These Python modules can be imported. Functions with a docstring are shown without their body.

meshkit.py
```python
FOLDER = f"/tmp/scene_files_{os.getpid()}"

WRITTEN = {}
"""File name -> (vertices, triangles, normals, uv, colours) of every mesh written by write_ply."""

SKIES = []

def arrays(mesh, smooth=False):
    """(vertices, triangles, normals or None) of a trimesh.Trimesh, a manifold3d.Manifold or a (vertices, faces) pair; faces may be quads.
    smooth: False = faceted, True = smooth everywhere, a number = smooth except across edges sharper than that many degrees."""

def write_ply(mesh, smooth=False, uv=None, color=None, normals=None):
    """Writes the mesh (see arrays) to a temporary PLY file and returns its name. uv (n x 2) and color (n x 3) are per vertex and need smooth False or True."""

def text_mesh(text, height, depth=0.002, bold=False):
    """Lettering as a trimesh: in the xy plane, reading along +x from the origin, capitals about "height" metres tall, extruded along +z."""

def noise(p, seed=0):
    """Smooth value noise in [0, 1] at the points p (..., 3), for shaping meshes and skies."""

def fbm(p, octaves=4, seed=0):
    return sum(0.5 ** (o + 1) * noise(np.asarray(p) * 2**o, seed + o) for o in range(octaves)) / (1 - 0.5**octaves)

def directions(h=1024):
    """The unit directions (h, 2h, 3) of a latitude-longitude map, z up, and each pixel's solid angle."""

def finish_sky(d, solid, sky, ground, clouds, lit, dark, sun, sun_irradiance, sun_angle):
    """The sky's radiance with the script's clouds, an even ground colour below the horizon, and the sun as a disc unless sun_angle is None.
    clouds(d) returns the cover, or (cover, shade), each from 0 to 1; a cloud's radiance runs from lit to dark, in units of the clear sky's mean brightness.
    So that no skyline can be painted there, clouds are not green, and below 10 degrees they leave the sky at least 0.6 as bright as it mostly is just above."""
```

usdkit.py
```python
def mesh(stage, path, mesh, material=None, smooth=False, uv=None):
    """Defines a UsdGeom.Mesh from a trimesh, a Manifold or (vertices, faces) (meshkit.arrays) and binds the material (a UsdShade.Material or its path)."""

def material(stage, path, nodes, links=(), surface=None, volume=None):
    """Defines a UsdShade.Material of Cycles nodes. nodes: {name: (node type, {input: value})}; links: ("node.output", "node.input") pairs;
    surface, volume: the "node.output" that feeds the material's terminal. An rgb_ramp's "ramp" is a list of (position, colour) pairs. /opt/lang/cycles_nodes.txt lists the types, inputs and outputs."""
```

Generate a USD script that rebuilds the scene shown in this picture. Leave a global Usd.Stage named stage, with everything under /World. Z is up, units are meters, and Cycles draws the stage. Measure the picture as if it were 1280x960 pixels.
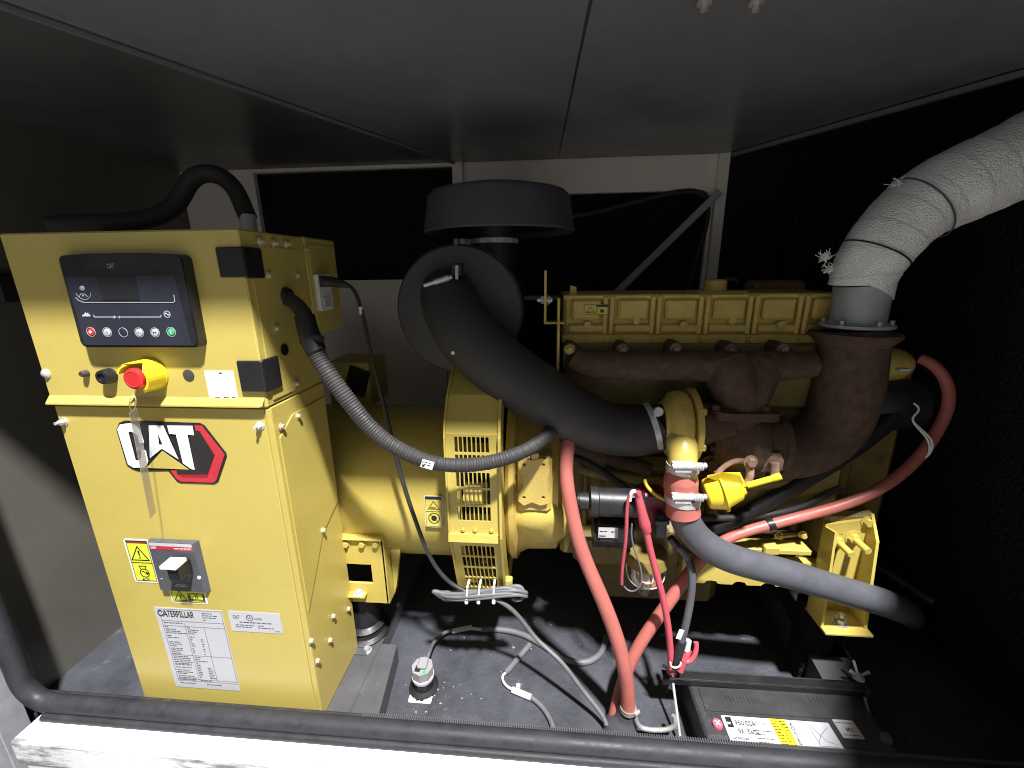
import math, random, glob
import numpy as np, trimesh, manifold3d as m3
from shapely.geometry import Polygon, LineString, Point, box as sbox, MultiPolygon
from shapely.ops import unary_union
from shapely import affinity
from pxr import Usd, UsdGeom, UsdLux, UsdShade, Gf, Sdf
import meshkit, usdkit

stage = Usd.Stage.CreateInMemory()
UsdGeom.SetStageUpAxis(stage, "Z"); UsdGeom.SetStageMetersPerUnit(stage, 1.0)
UsdGeom.Xform.Define(stage, "/World")
random.seed(7); rng = np.random.default_rng(7)

# ---------------------------------------------------------------- camera
H = 1.65                                   # eye height above the ground; everything below is written relative to the eye
FPX, CX, CY = 521.0, 640.0, 480.0
def nv(v):
    v = np.array(v, float); return v / np.linalg.norm(v)
_dep = nv((44, -140, FPX)); _dn = nv((23, 1960, FPX)); _dn = nv(_dn - _dep * (_dn @ _dep)); _rt = np.cross(_dn, _dep)
RC = np.array([_rt, _dep, -_dn])           # lens axes (right, down, forward) -> world (x right, y into the enclosure, z up)
cam = UsdGeom.Camera.Define(stage, "/World/camera")
cam.CreateHorizontalApertureAttr(36.0); cam.CreateVerticalApertureAttr(27.0)
cam.CreateFocalLengthAttr(36.0 * FPX / 1280.0)
cam.CreateClippingRangeAttr(Gf.Vec2f(0.02, 200))
cam.CreateExposureAttr(0.12)
_r, _u, _b = RC @ (1, 0, 0), RC @ (0, -1, 0), RC @ (0, 0, -1)
UsdGeom.Xformable(cam).AddTransformOp().Set(Gf.Matrix4d(*_r, 0, *_u, 0, *_b, 0, 0, 0, H, 1))

# ---------------------------------------------------------------- light: night, one flood lamp high on the right, a faint night sky
SHADE_LEAF_TOP = .36                            # top of the unseen right leaf, added so its shadow darkens the right end
LAMP = np.array((1.2, -1.75, 5.3))
lamp = UsdLux.SphereLight.Define(stage, "/World/flood_lamp")
lamp.CreateRadiusAttr(0.18); lamp.CreateIntensityAttr(3900.0); lamp.CreateColorAttr(Gf.Vec3f(1.0, 0.985, 0.97))
UsdGeom.Xformable(lamp).AddTranslateOp().Set(Gf.Vec3d(*(LAMP + (0, 0, H))))
usdkit.material(stage, "/World/Looks/night_sky", {"b": ("background_shader", {"color": (0.92, 0.96, 1.0), "strength": 0.15})}, surface="b.background")
dome = UsdLux.DomeLight.Define(stage, "/World/sky")
UsdShade.MaterialBindingAPI.Apply(dome.GetPrim()).Bind(UsdShade.Material.Get(stage, "/World/Looks/night_sky"))

# ---------------------------------------------------------------- materials
MATS = {}
def mat(name, c, rough=0.5, metal=0.0, var=0.12, scale=14.0, bump=0.0, bscale=120.0, spec=0.5, dust=None, dscale=60.0, damt=0.5, coat=0.0, rvar=0.12, kind="noise", extra=None):
    c = np.array(c, float)
    n = {"g": ("geometry", {}), "n": ("noise_texture", {"scale": scale, "detail": 5, "roughness": 0.6}),
         "r": ("rgb_ramp", {"ramp": [(0.3, tuple(c * (1 - var))), (0.7, tuple(np.minimum(c * (1 + var), 1)))]}),
         "rr": ("map_range", {"from_min": 0.3, "from_max": 0.7, "to_min": max(0.02, rough - rvar), "to_max": min(1, rough + rvar), "clamp": True}),
         "p": ("principled_bsdf", {"metallic": metal, "specular_ior_level": spec, "coat_weight": coat, "coat_roughness": 0.15})}
    l = [("g.position", "n.vector"), ("n.fac", "r.fac"), ("n.fac", "rr.value"), ("rr.result", "p.roughness")]
    out = "r.color"
    if dust is not None:                   # speckles and dried dirt on the surface
        n["d"] = ("noise_texture", {"scale": dscale, "detail": 6, "roughness": 0.72})
        n["d2"] = ("noise_texture", {"scale": dscale / 9, "detail": 3, "roughness": 0.5})
        n["dm"] = ("math", {"math_type": "multiply"})
        n["dr"] = ("map_range", {"from_min": 0.34, "from_max": 0.5, "to_min": 0.0, "to_max": damt, "clamp": True})
        n["mx"] = ("mix_color", {"b": dust})
        l += [("g.position", "d.vector"), ("g.position", "d2.vector"), ("d.fac", "dm.value1"), ("d2.fac", "dm.value2"), ("dm.value", "dr.value"), ("dr.result", "mx.fac"), ("r.color", "mx.a")]
        out = "mx.result"
    l.append((out, "p.base_color"))
    if bump:
        if kind == "noise":
            n["bn"] = ("noise_texture", {"scale": bscale, "detail": 3, "roughness": 0.55}); src = "bn.fac"
        else:
            n["bn"] = ("voronoi_texture", {"scale": bscale}); src = "bn.distance"
        n["bp"] = ("bump", {"strength": 1.0, "distance": bump, "invert": kind != "noise"})
        l += [("g.position", "bn.vector"), (src, "bp.height"), ("bp.normal", "p.normal")]
    if extra: extra(n, l)
    MATS[name] = usdkit.material(stage, "/World/Looks/" + name, n, l, surface="p.BSDF")
mat("cabinet_yellow", (0.54, 0.432, 0.108), 0.36, var=0.035, scale=5, bump=0.00016, bscale=420, coat=0.15, dust=(0.36, 0.25, 0.075), dscale=22, damt=0.16)
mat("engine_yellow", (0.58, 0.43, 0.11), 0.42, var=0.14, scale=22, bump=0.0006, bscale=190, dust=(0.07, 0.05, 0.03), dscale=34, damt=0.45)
mat("dirty_shaded_yellow", (0.20, 0.15, 0.042), 0.5, var=0.25, scale=18, bump=0.001, bscale=150, dust=(0.05, 0.038, 0.025), dscale=30, damt=0.7)  # engine yellow with dirt, darkened further to stand in for shade around the block
mat("guard_yellow", (0.55, 0.435, 0.10), 0.36, var=0.06, scale=12, bump=0.0002, bscale=260)
mat("bright_yellow", (0.80, 0.62, 0.03), 0.32, var=0.05, scale=12)
mat("sticker_yellow", (0.72, 0.78, 0.05), 0.4, var=0.02)
mat("sticker_gold", (0.62, 0.52, 0.10), 0.4, var=0.03)
mat("sticker_white", (0.52, 0.53, 0.57), 0.4, var=0.02)
mat("sticker_bright", (0.82, 0.83, 0.86), 0.4, var=0.02)
mat("logo_white", (0.82, 0.85, 0.90), 0.3, var=0.02)
mat("ink", (0.018, 0.017, 0.016), 0.45, var=0.1)
mat("grey_ink", (0.10, 0.10, 0.11), 0.5, var=0.1)
mat("rust_ink", (0.22, 0.05, 0.02), 0.45, var=0.1)
mat("logo_black", (0.022, 0.02, 0.02), 0.4, var=0.1, bump=0.0006, bscale=900, kind="voronoi")
mat("logo_red", (0.52, 0.035, 0.05), 0.32, var=0.08)
mat("logo_dark_red", (0.30, 0.02, 0.03), 0.32, var=0.08)
mat("black_plastic", (0.016, 0.016, 0.018), 0.42, var=0.15, bump=0.0001, bscale=600)
mat("panel_face", (0.026, 0.028, 0.042), 0.38, var=0.06)
mat("screen_glass", (0.024, 0.025, 0.028), 0.12, var=0.05, rvar=0.03)
mat("breaker_grey", (0.085, 0.087, 0.10), 0.4, var=0.05, bump=0.0001, bscale=700)
mat("black_rubber", (0.014, 0.014, 0.016), 0.48, var=0.2, scale=30, bump=0.0004, bscale=140, dust=(0.10, 0.10, 0.10), dscale=90, damt=0.25)
mat("hose_black", (0.038, 0.036, 0.036), 0.62, var=0.12, scale=20, bump=0.0005, bscale=220)
mat("seal_rubber", (0.034, 0.034, 0.040), 0.55, var=0.2, scale=25, bump=0.0004, bscale=260, dust=(0.12, 0.12, 0.12), dscale=70, damt=0.3, spec=0.35)
mat("filter_black", (0.055, 0.051, 0.053), 0.55, var=0.12, bump=0.0002, bscale=300)
mat("acoustic_foam", (0.012, 0.012, 0.013), 0.95, var=0.4, scale=60, bump=0.006, bscale=70, spec=0.2, kind="voronoi")
mat("tank_black", (0.056, 0.059, 0.072), 0.62, var=0.3, scale=9, bump=0.0016, bscale=85, dust=(0.34, 0.34, 0.33), dscale=95, damt=0.35)
mat("rail_black", (0.085, 0.086, 0.094), 0.45, var=0.16, scale=11, bump=0.0005, bscale=150, dust=(0.25, 0.25, 0.25), dscale=80, damt=0.3)
def sill_dirt(n, l):                       # scuffed dark smudges, worn along the outer edge of the white sill
    n["sx"] = ("mapping", {"scale": (11, 45, 45)}); n["sd"] = ("noise_texture", {"scale": 1.0, "detail": 6, "roughness": 0.7})
    n["se"] = ("noise_texture", {"scale": 2.1, "detail": 2})
    n["sp"] = ("separate_xyz", {}); n["sf"] = ("map_range", {"from_min": 0.650, "from_max": 0.622, "clamp": True})
    n["sa"] = ("map_range", {"from_min": -0.1, "from_max": -1.1, "to_min": 0.72, "to_max": 0.95, "clamp": True})
    n["m1"] = ("math", {"math_type": "multiply"}); n["m2"] = ("math", {"math_type": "multiply"}); n["m3"] = ("math", {"math_type": "multiply"})
    n["sr"] = ("map_range", {"from_min": 0.222, "from_max": 0.30, "to_max": 0.8, "clamp": True})
    n["mx2"] = ("mix_color", {"b": (0.10, 0.10, 0.09)})
    l[:] = [x for x in l if x[1] != "p.base_color"] + [("g.position", "sx.vector"), ("sx.vector", "sd.vector"), ("g.position", "se.vector"), ("g.position", "sp.vector"), ("sp.y", "sf.value"), ("sp.x", "sa.value"), ("sf.result", "m1.value1"), ("sa.result", "m1.value2"), ("sd.fac", "m2.value1"), ("se.fac", "m2.value2"), ("m1.value", "m3.value1"), ("m2.value", "m3.value2"), ("m3.value", "sr.value"), ("sr.result", "mx2.fac"), ("r.color", "mx2.a"), ("mx2.result", "p.base_color")]
mat("sill_white", (0.86, 0.86, 0.87), 0.38, var=0.03, extra=sill_dirt)
mat("white_paint", (0.74, 0.74, 0.76), 0.38, var=0.04, scale=4)
mat("inside_paint", (0.86, 0.80, 0.72), 0.42, var=0.06, scale=3)
mat("shaded_roof", (0.085, 0.083, 0.080), 0.35, var=0.1, scale=3)  # ceiling colour darkened to put shade on the roof left of the panels
mat("shaded_wall", (0.125, 0.118, 0.104), 0.4, var=0.1, scale=4)  # left wall's shade put into its colour: a pale wall made dark
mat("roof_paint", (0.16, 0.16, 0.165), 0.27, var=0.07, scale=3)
mat("zinc", (0.62, 0.62, 0.63), 0.34, 0.35, var=0.15, scale=60)
mat("dull_steel", (0.46, 0.45, 0.44), 0.42, 0.4, var=0.2, scale=40)
mat("brass", (0.66, 0.58, 0.40), 0.35, 0.4, var=0.15, scale=60)
mat("rust_iron", (0.098, 0.062, 0.045), 0.85, var=0.35, scale=45, bump=0.0014, bscale=210, spec=0.25, dust=(0.16, 0.11, 0.08), dscale=60, damt=0.4)
mat("rust_light", (0.27, 0.17, 0.13), 0.75, var=0.3, scale=60, bump=0.0008, bscale=220, spec=0.3)
mat("pipe_grey", (0.36, 0.37, 0.40), 0.5, 0.2, var=0.12, scale=30)
mat("glass_cloth", (0.90, 0.89, 0.87), 0.75, var=0.14, scale=16, bump=0.0018, bscale=300, spec=0.3, kind="voronoi")
mat("red_silicone", (0.45, 0.135, 0.112), 0.42, var=0.08, scale=25, bump=0.0004, bscale=150)
mat("red_cable", (0.56, 0.09, 0.12), 0.38, var=0.08, scale=25)
mat("signal_red", (0.60, 0.03, 0.03), 0.35, var=0.05)
mat("wine_red", (0.20, 0.012, 0.03), 0.4, var=0.1)
mat("pink_red", (0.62, 0.12, 0.17), 0.38, var=0.04)
mat("tube_grey", (0.088, 0.092, 0.108), 0.5, var=0.1, scale=25, bump=0.0003, bscale=180)
mat("cord_grey", (0.15, 0.15, 0.16), 0.5, var=0.12, scale=40)
mat("cord_black", (0.03, 0.03, 0.032), 0.5, var=0.12, scale=40)
mat("white_plastic", (0.74, 0.74, 0.72), 0.4, var=0.05)
mat("grey_plastic", (0.30, 0.30, 0.31), 0.45, var=0.06)
mat("pale_plastic", (0.55, 0.55, 0.57), 0.45, var=0.06)
mat("green_button", (0.05, 0.42, 0.15), 0.4, var=0.04)
mat("green_mark", (0.06, 0.55, 0.10), 0.4, var=0.04)
mat("battery_case", (0.038, 0.038, 0.042), 0.5, var=0.12, scale=25, bump=0.0005, bscale=240, dust=(0.2, 0.2, 0.2), dscale=110, damt=0.25)
mat("concrete", (0.28, 0.277, 0.268), 0.85, var=0.2, scale=3, bump=0.002, bscale=60)
mat("radiator_fins", (0.012, 0.012, 0.012), 0.7, 0.0, var=0.4, scale=80, bump=0.004, bscale=110, spec=0.25, kind="voronoi")
MATS["clear_film"] = usdkit.material(stage, "/World/Looks/clear_film", {"t": ("transparent_bsdf", {"color": (0.86, 0.85, 0.83)}), "g": ("principled_bsdf", {"base_color": (0.66, 0.63, 0.62), "roughness": 0.25}), "m": ("mix_closure", {"fac": 0.45})}, [("t.BSDF", "m.closure1"), ("g.BSDF", "m.closure2")], surface="m.closure")
MATS["amber_bowl"] = usdkit.material(stage, "/World/Looks/amber_bowl", {"p": ("principled_bsdf", {"base_color": (0.55, 0.42, 0.16), "roughness": 0.08, "transmission_weight": 0.7, "ior": 1.45})}, surface="p.BSDF")

# ---------------------------------------------------------------- placing and shape helpers
def ray(px, py): return RC @ nv((px - CX, py - CY, FPX))
def at(px, py, Y=None, X=None, Z=None):    # the point on the plane y=Y (or x=X, z=Z) that is seen at this place of the photograph
    d = ray(px, py)
    return d * (Y / d[1] if Y is not None else X / d[0] if X is not None else Z / d[2])

def tm(m):
    v, f, _ = meshkit.arrays(m); return trimesh.Trimesh(v, f, process=False)
def cat(*ms):
    ms = [x for m in ms for x in (m if isinstance(m, (list, tuple)) else [m])]
    return trimesh.util.concatenate([tm(m) for m in ms])
def hull(pts): return tm(m3.Manifold.hull_points(np.asarray(pts, float)))
def box(x0, x1, y0, y1, z0, z1, b=0.002):
    b = min(b, (x1 - x0) * .45, (y1 - y0) * .45, (z1 - z0) * .45); pts = []
    for sx, x in ((1, x0), (-1, x1)):
        for sy, y in ((1, y0), (-1, y1)):
            for sz, z in ((1, z0), (-1, z1)):
                pts += [(x, y + sy * b, z + sz * b), (x + sx * b, y, z + sz * b), (x + sx * b, y + sy * b, z)]
    return hull(pts)
def frame(O, u, v):
    u, v = nv(u), nv(v); n = nv(np.cross(u, v)); v = np.cross(n, u)
    T = np.eye(4); T[:3, 0], T[:3, 1], T[:3, 2], T[:3, 3] = u, v, n, O; return T
def FR(Y): return frame((0, Y, 0), (1, 0, 0), (0, 0, 1))     # faces the viewer: 2-D (x, z)
def FX(X): return frame((X, 0, 0), (0, 1, 0), (0, 0, 1))     # faces right (+x): 2-D (y, z)
def FZ(Z): return frame((0, 0, Z), (1, 0, 0), (0, 1, 0))     # faces up: 2-D (x, y)
def moved(m, T):
    m = tm(m); m.apply_transform(T); return m
def ext(g, T, t, off=0.0):
    gs = [p for p in (getattr(g, "geoms", [g])) if p.geom_type == "Polygon" and p.area > 1e-10]
    out = []
    for p in gs:
        e = trimesh.creation.extrude_polygon(p, t, engine="earcut"); e.apply_translation((0, 0, off)); out.append(e)
    return moved(cat(out), T)
def rrect(x0, x1, y0, y1, r=0.003):
    r = min(r, (x1 - x0) * .49, (y1 - y0) * .49); return sbox(x0 + r, y0 + r, x1 - r, y1 - r).buffer(r, quad_segs=4)
def stroke(pts, w, closed=False, cap=2): 
    pts = list(pts) + ([pts[0]] if closed else []); return LineString(pts).buffer(w / 2, cap_style=cap, join_style=2)
def word(s, h, x, y, T, off, t=0.0004, width=None, bold=False, slant=0.0, rot=0):
    m = meshkit.text_mesh(s, h, t, bold)
    b = m.bounds; m.apply_translation((-b[0][0], 0, 0))
    if width: m.apply_scale((width / (b[1][0] - b[0][0]), 1, 1))
    if slant: m.vertices[:, 0] += slant * m.vertices[:, 1]
    if rot: m.apply_transform(trimesh.transformations.rotation_matrix(rot, (0, 0, 1)))
    m.apply_translation((x, y, off)); m.apply_transform(T); return m
def perp(t):
    a = np.array((0, 0, 1.0)) if abs(t[2]) < .9 else np.array((1.0, 0, 0)); return nv(np.cross(t, a))
def spline(pts, step=0.008):
    from scipy.interpolate import CubicSpline
    p = np.array(pts, float)
    if len(p) == 2: return np.linspace(p[0], p[1], 5), np.linspace(0, 1, 5), np.array((0.0, 1.0))
    s = np.r_[0, np.cumsum(np.linalg.norm(np.diff(p, axis=0), axis=1) ** .7)]
    length = np.linalg.norm(np.diff(p, axis=0), axis=1).sum(); n = max(4, int(length / step))
    u = np.linspace(0, s[-1], n + 1); return CubicSpline(s, p)(u), u / s[-1], s / s[-1]
def tube(pts, r, n=16, step=0.008, rf=None, straight=False):
    if straight: P = np.array(pts, float); u = np.linspace(0, 1, len(P)); k = u
    else: P, u, k = spline(pts, step)
    R = np.interp(u, k, r) if np.ndim(r) else np.full(len(P), float(r))
    T = np.gradient(P, axis=0); T /= np.linalg.norm(T, axis=1, keepdims=True)
    N = [perp(T[0])]
    for i in range(1, len(P)):
        a = N[-1] - T[i] * (N[-1] @ T[i]); N.append(nv(a))
    N = np.array(N); B = np.cross(T, N)
    L = np.r_[0, np.cumsum(np.linalg.norm(np.diff(P, axis=0), axis=1))]
    th = np.arange(n) / n * 2 * np.pi
    RR = R[:, None] * np.ones(n)
    if rf is not None: RR = RR + rf(L[:, None], th[None, :])
    V = (P[:, None] + RR[..., None] * (np.cos(th)[None, :, None] * N[:, None] + np.sin(th)[None, :, None] * B[:, None])).reshape(-1, 3)
    F = []
    for i in range(len(P) - 1):
        a = i * n + np.arange(n); b = i * n + (np.arange(n) + 1) % n
        F += [np.c_[a, b, b + n], np.c_[a, b + n, a + n]]
    F = np.vstack(F); c0, c1 = len(V), len(V) + 1; k = np.arange(n); k2 = (k + 1) % n; e = (len(P) - 1) * n
    F = np.vstack([F, np.c_[np.full(n, c0), k2, k], np.c_[np.full(n, c1), e + k, e + k2]])
    return trimesh.Trimesh(np.vstack([V, P[0], P[-1]]), F, process=False)
def cyl(p0, p1, r, r1=None, n=24): 
    p0, p1 = np.array(p0, float), np.array(p1, float); return lathe([(0, 0), (r, 0), (r if r1 is None else r1, 1), (0, 1)], p0, p1 - p0, n, True)
def lathe(prof, O, axis, n=32, unit=False):
    axis = np.array(axis, float); L = np.linalg.norm(axis) if unit else 1.0; t = nv(axis); a = perp(t); b = np.cross(t, a)
    th = np.arange(n) / n * 2 * np.pi; V = []; 
    for r, h in prof: V.append(np.asarray(O) + t * h * L + r * (np.cos(th)[:, None] * a + np.sin(th)[:, None] * b))
    V = np.vstack(V); F = []
    for i in range(len(prof) - 1):
        k = i * n + np.arange(n); q = i * n + (np.arange(n) + 1) % n
        F += [np.c_[k, q, q + n], np.c_[k, q + n, k + n]]
    m = trimesh.Trimesh(V, np.vstack(F), process=False); m.merge_vertices(); m.update_faces(m.nondegenerate_faces()); return m
def ring(O, axis, r, h, t=0.002, n=40):    # a thin band about an axis
    return lathe([(r, -h / 2), (r + t, -h / 2), (r + t, h / 2), (r, h / 2), (r, -h / 2)], O, axis, n)
def hexbolt(O, axis, r=0.007, h=0.006, washer=True):
    axis = nv(axis); O = np.asarray(O, float); ms = []
    if washer: ms.append(cyl(O, O + axis * .0015, r * 1.5, n=16))
    ms.append(cyl(O + axis * .0012, O + axis * (.0012 + h), r, r * .93, n=6))
    return cat(ms)

# ---------------------------------------------------------------- prims
NAMES = {}
class Thing:
    pass
def unique(parent, name):
    k = (parent, name); c = NAMES.get(k, -1) + 1; NAMES[k] = c
    return name if c == 0 else f"{name}_{c:03d}"
def keys(prim, **kw):
    for k, v in kw.items():
        if v: prim.SetCustomDataByKey(k, v)
def thing(name, label, cat_, loc, group=None):
    t = Thing(); t.loc = np.array(loc, float); t.path = "/World/" + unique("/World", name)
    x = UsdGeom.Xform.Define(stage, t.path); x.AddTranslateOp().Set(Gf.Vec3d(*(t.loc + (0, 0, H)))); t.prim = x.GetPrim()
    keys(t.prim, label=label, category=cat_, group=group); return t
def part(parent, name, mesh, m, smooth=False, label=None, kind=None):
    p = Thing(); p.loc = parent.loc; p.path = parent.path + "/" + unique(parent.path, name)
    mesh = tm(mesh); mesh.apply_translation(-p.loc)
    p.prim = usdkit.mesh(stage, p.path, mesh, MATS[m], smooth).GetPrim(); keys(p.prim, label=label, kind=kind); return p
def single(name, mesh, m, label=None, cat_=None, smooth=False, group=None, kind=None):
    p = Thing(); p.loc = np.array((0, 0, -H)); p.path = "/World/" + unique("/World", name)
    mesh = tm(mesh); mesh.apply_translation((0, 0, H))
    p.prim = usdkit.mesh(stage, p.path, mesh, MATS[m], smooth).GetPrim(); keys(p.prim, label=label, category=cat_, group=group, kind=kind); return p
def sticker(parent, name, T, x0, x1, y0, y1, base, prints, label=None, r=0.003, off=0.0003):
    b = part(parent, name, ext(rrect(x0, x1, y0, y1, r), T, 0.0006, off), base, label=label)
    for m, gs in prints:
        ms = [g if isinstance(g, trimesh.Trimesh) else ext(g, T, 0.0003, off + 0.0006) for g in gs]
        part(b, "print", cat(ms), m)
    return b
def scribble(x0, x1, y, h):                # a line of small print too small to read: word-long bars
    out, x = [], x0
    while x < x1 - h:
        w = min(h * random.uniform(2.0, 6.0), x1 - x); out.append(sbox(x, y, x + w, y + h)); x += w + h * random.uniform(.6, 1.2)
    return unary_union(out)

# ================================================================ THE SETTING
ZF = -1.10                                  # tank top (floor of the enclosure)
single("ground", box(-12, 12, -12, 12, -1.75, -1.65, 0), "concrete", kind="structure")
single("floor", box(-1.37, 1.45, .722, 1.6, ZF - .05, ZF, 0), "tank_black", kind="structure")

enc = thing("generator_enclosure", "white painted steel generator enclosure seen through its open side door, dark foam behind", "enclosure", (0, .62, -1.65))
part(enc, "left_wall", box(-1.40, -1.37, .63, 1.62, -1.65, .40), "shaded_wall")
# rear wall: solid below, dark louvre opening on the left, door opening in the middle
RW = sbox(-1.37, -1.10, 1.45, .377)
rear = RW.difference(sbox(-1.083, -.022, -.335, .366)).difference(rrect(-.285, .555, -.95, .265, .03))
part(enc, "rear_wall", ext(rear, FR(1.62), .02), "inside_paint")
part(enc, "opening_back", box(-1.20, -.20, 1.70, 1.72, -.10, .42), "acoustic_foam")
part(enc, "rear_door", box(-.36, .64, 1.66, 1.69, -1.1, .36), "acoustic_foam")
part(enc, "door_seal", tube([(.552, 1.598, -.4), (.552, 1.598, .18), (.535, 1.598, .245), (.47, 1.598, .262), (-.26, 1.598, .262)], .009, 10, .012), "seal_rubber", 40)
part(enc, "pillar", box(-.335, -.298, 1.575, 1.60, -.02, .376), "inside_paint")
part(enc, "pillar", box(.565, .60, 1.575, 1.60, -.9, .376), "inside_paint")
part(enc, "brace", moved(box(-.012, .012, -.004, .004, 0, .46), frame(at(770, 366, Y=1.56), nv(np.cross((0, 1, 0), at(884, 255, Y=1.56) - at(770, 366, Y=1.56))), (0, 1, 0)) @ np.array([[1, 0, 0, 0], [0, 1, 0, 0], [0, 0, 1, 0], [0, 0, 0, 1.]])), "pipe_grey")
part(enc, "right_foam", box(.60, 1.45, 1.57, 1.60, -1.1, .376), "acoustic_foam")
part(enc, "right_wall", box(1.45, 1.48, .662, 1.62, -1.65, .3775), "acoustic_foam")
part(enc, "rear_strut", box(*sorted((at(985, 300, Y=1.5)[0], at(1003, 300, Y=1.5)[0])), 1.48, 1.51, -.9, at(1000, 262, Y=1.5)[2]), "radiator_fins")
# roof
part(enc, "roof_panel", box(-1.42, 1.48, .513, 1.80, .378, .40), "shaded_roof")
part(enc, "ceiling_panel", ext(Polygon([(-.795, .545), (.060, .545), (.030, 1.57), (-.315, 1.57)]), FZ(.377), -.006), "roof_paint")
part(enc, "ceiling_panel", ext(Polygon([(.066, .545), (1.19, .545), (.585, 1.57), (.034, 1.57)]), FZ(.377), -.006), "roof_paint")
def rib(a, b, w, h): 
    d = nv((b[0] - a[0], b[1] - a[1], 0)); n_ = np.array((-d[1], d[0], 0)) * w
    return hull([np.array((q[0], q[1], z)) + k * n_ for q in (a, b) for k in (0, 1) for z in (.371, .371 - h)])
part(enc, "ceiling_rib", rib((-.805, .545), (-.322, 1.57), .006, .007), "roof_paint")
part(enc, "ceiling_rib", rib((.598, 1.57), (1.20, .545), .012, .012), "roof_paint")
part(enc, "roof_foam", ext(Polygon([(1.23, .545), (1.45, .545), (1.45, 1.57), (.63, 1.57)]), FZ(.377), -.012), "acoustic_foam")
for px in (881, 946):
    p = at(px, 1, Z=.363)
    part(enc, "ceiling_stud", cat(cyl(p, p + (0, 0, -.004), .010), cyl(p, p + (0, 0, -.012), .005, n=12)), "dull_steel", 40)
# sill and seal
part(enc, "sill", cat(box(-1.225, 1.45, .616, .723, -1.10, -1.03, .004)), "sill_white")
part(enc, "sill_face", box(-1.215, 1.45, .622, .72, -1.65, -1.1005, .003), "white_paint")
part(enc, "door_post", box(-1.46, -1.298, .645, .70, -1.65, .40), "pipe_grey")
part(enc, "door_post", box(.985, 1.48, .586, .66, -1.65, .375), "white_paint")  # unseen right post, widened to shut out light beside the added leaf
part(enc, "sill_lip", box(-1.26, 1.42, .700, .716, -1.03, -.996, .004), "seal_rubber")
seal = [(-1.262, .690, .30), (-1.262, .690, -.4), (-1.262, .690, -.90), (-1.256, .690, -.965), (-1.225, .690, -1.0), (-1.16, .690, -1.008), (-.8, .690, -1.008), (0, .692, -1.008), (.15, .692, -1.008), (1.40, .694, -1.008)]
part(enc, "sill_seal", tube(seal, .0205, 18, .012), "seal_rubber", 50)
part(enc, "seal_fin", tube([(-1.2, .668, -1.022), (0, .670, -1.022), (1.40, .672, -1.022)], .009, 10, .05), "seal_rubber", 50)
teeth = []
for k in range(330):                        # the pinched teeth of the push-on trim
    x = -.42 + k * .0052
    teeth.append(box(x, x + .0030, .7005, .7165, -.998, -.9945, .0005))
part(enc, "trim_teeth", cat(teeth), "rail_black", kind="stuff")
p = at(6, 360, X=-1.369)
part(enc, "latch_keeper", box(-1.369, -1.345, p[1] - .03, p[1] + .03, p[2] - .035, p[2] + .035, .006), "black_plastic")

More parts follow.
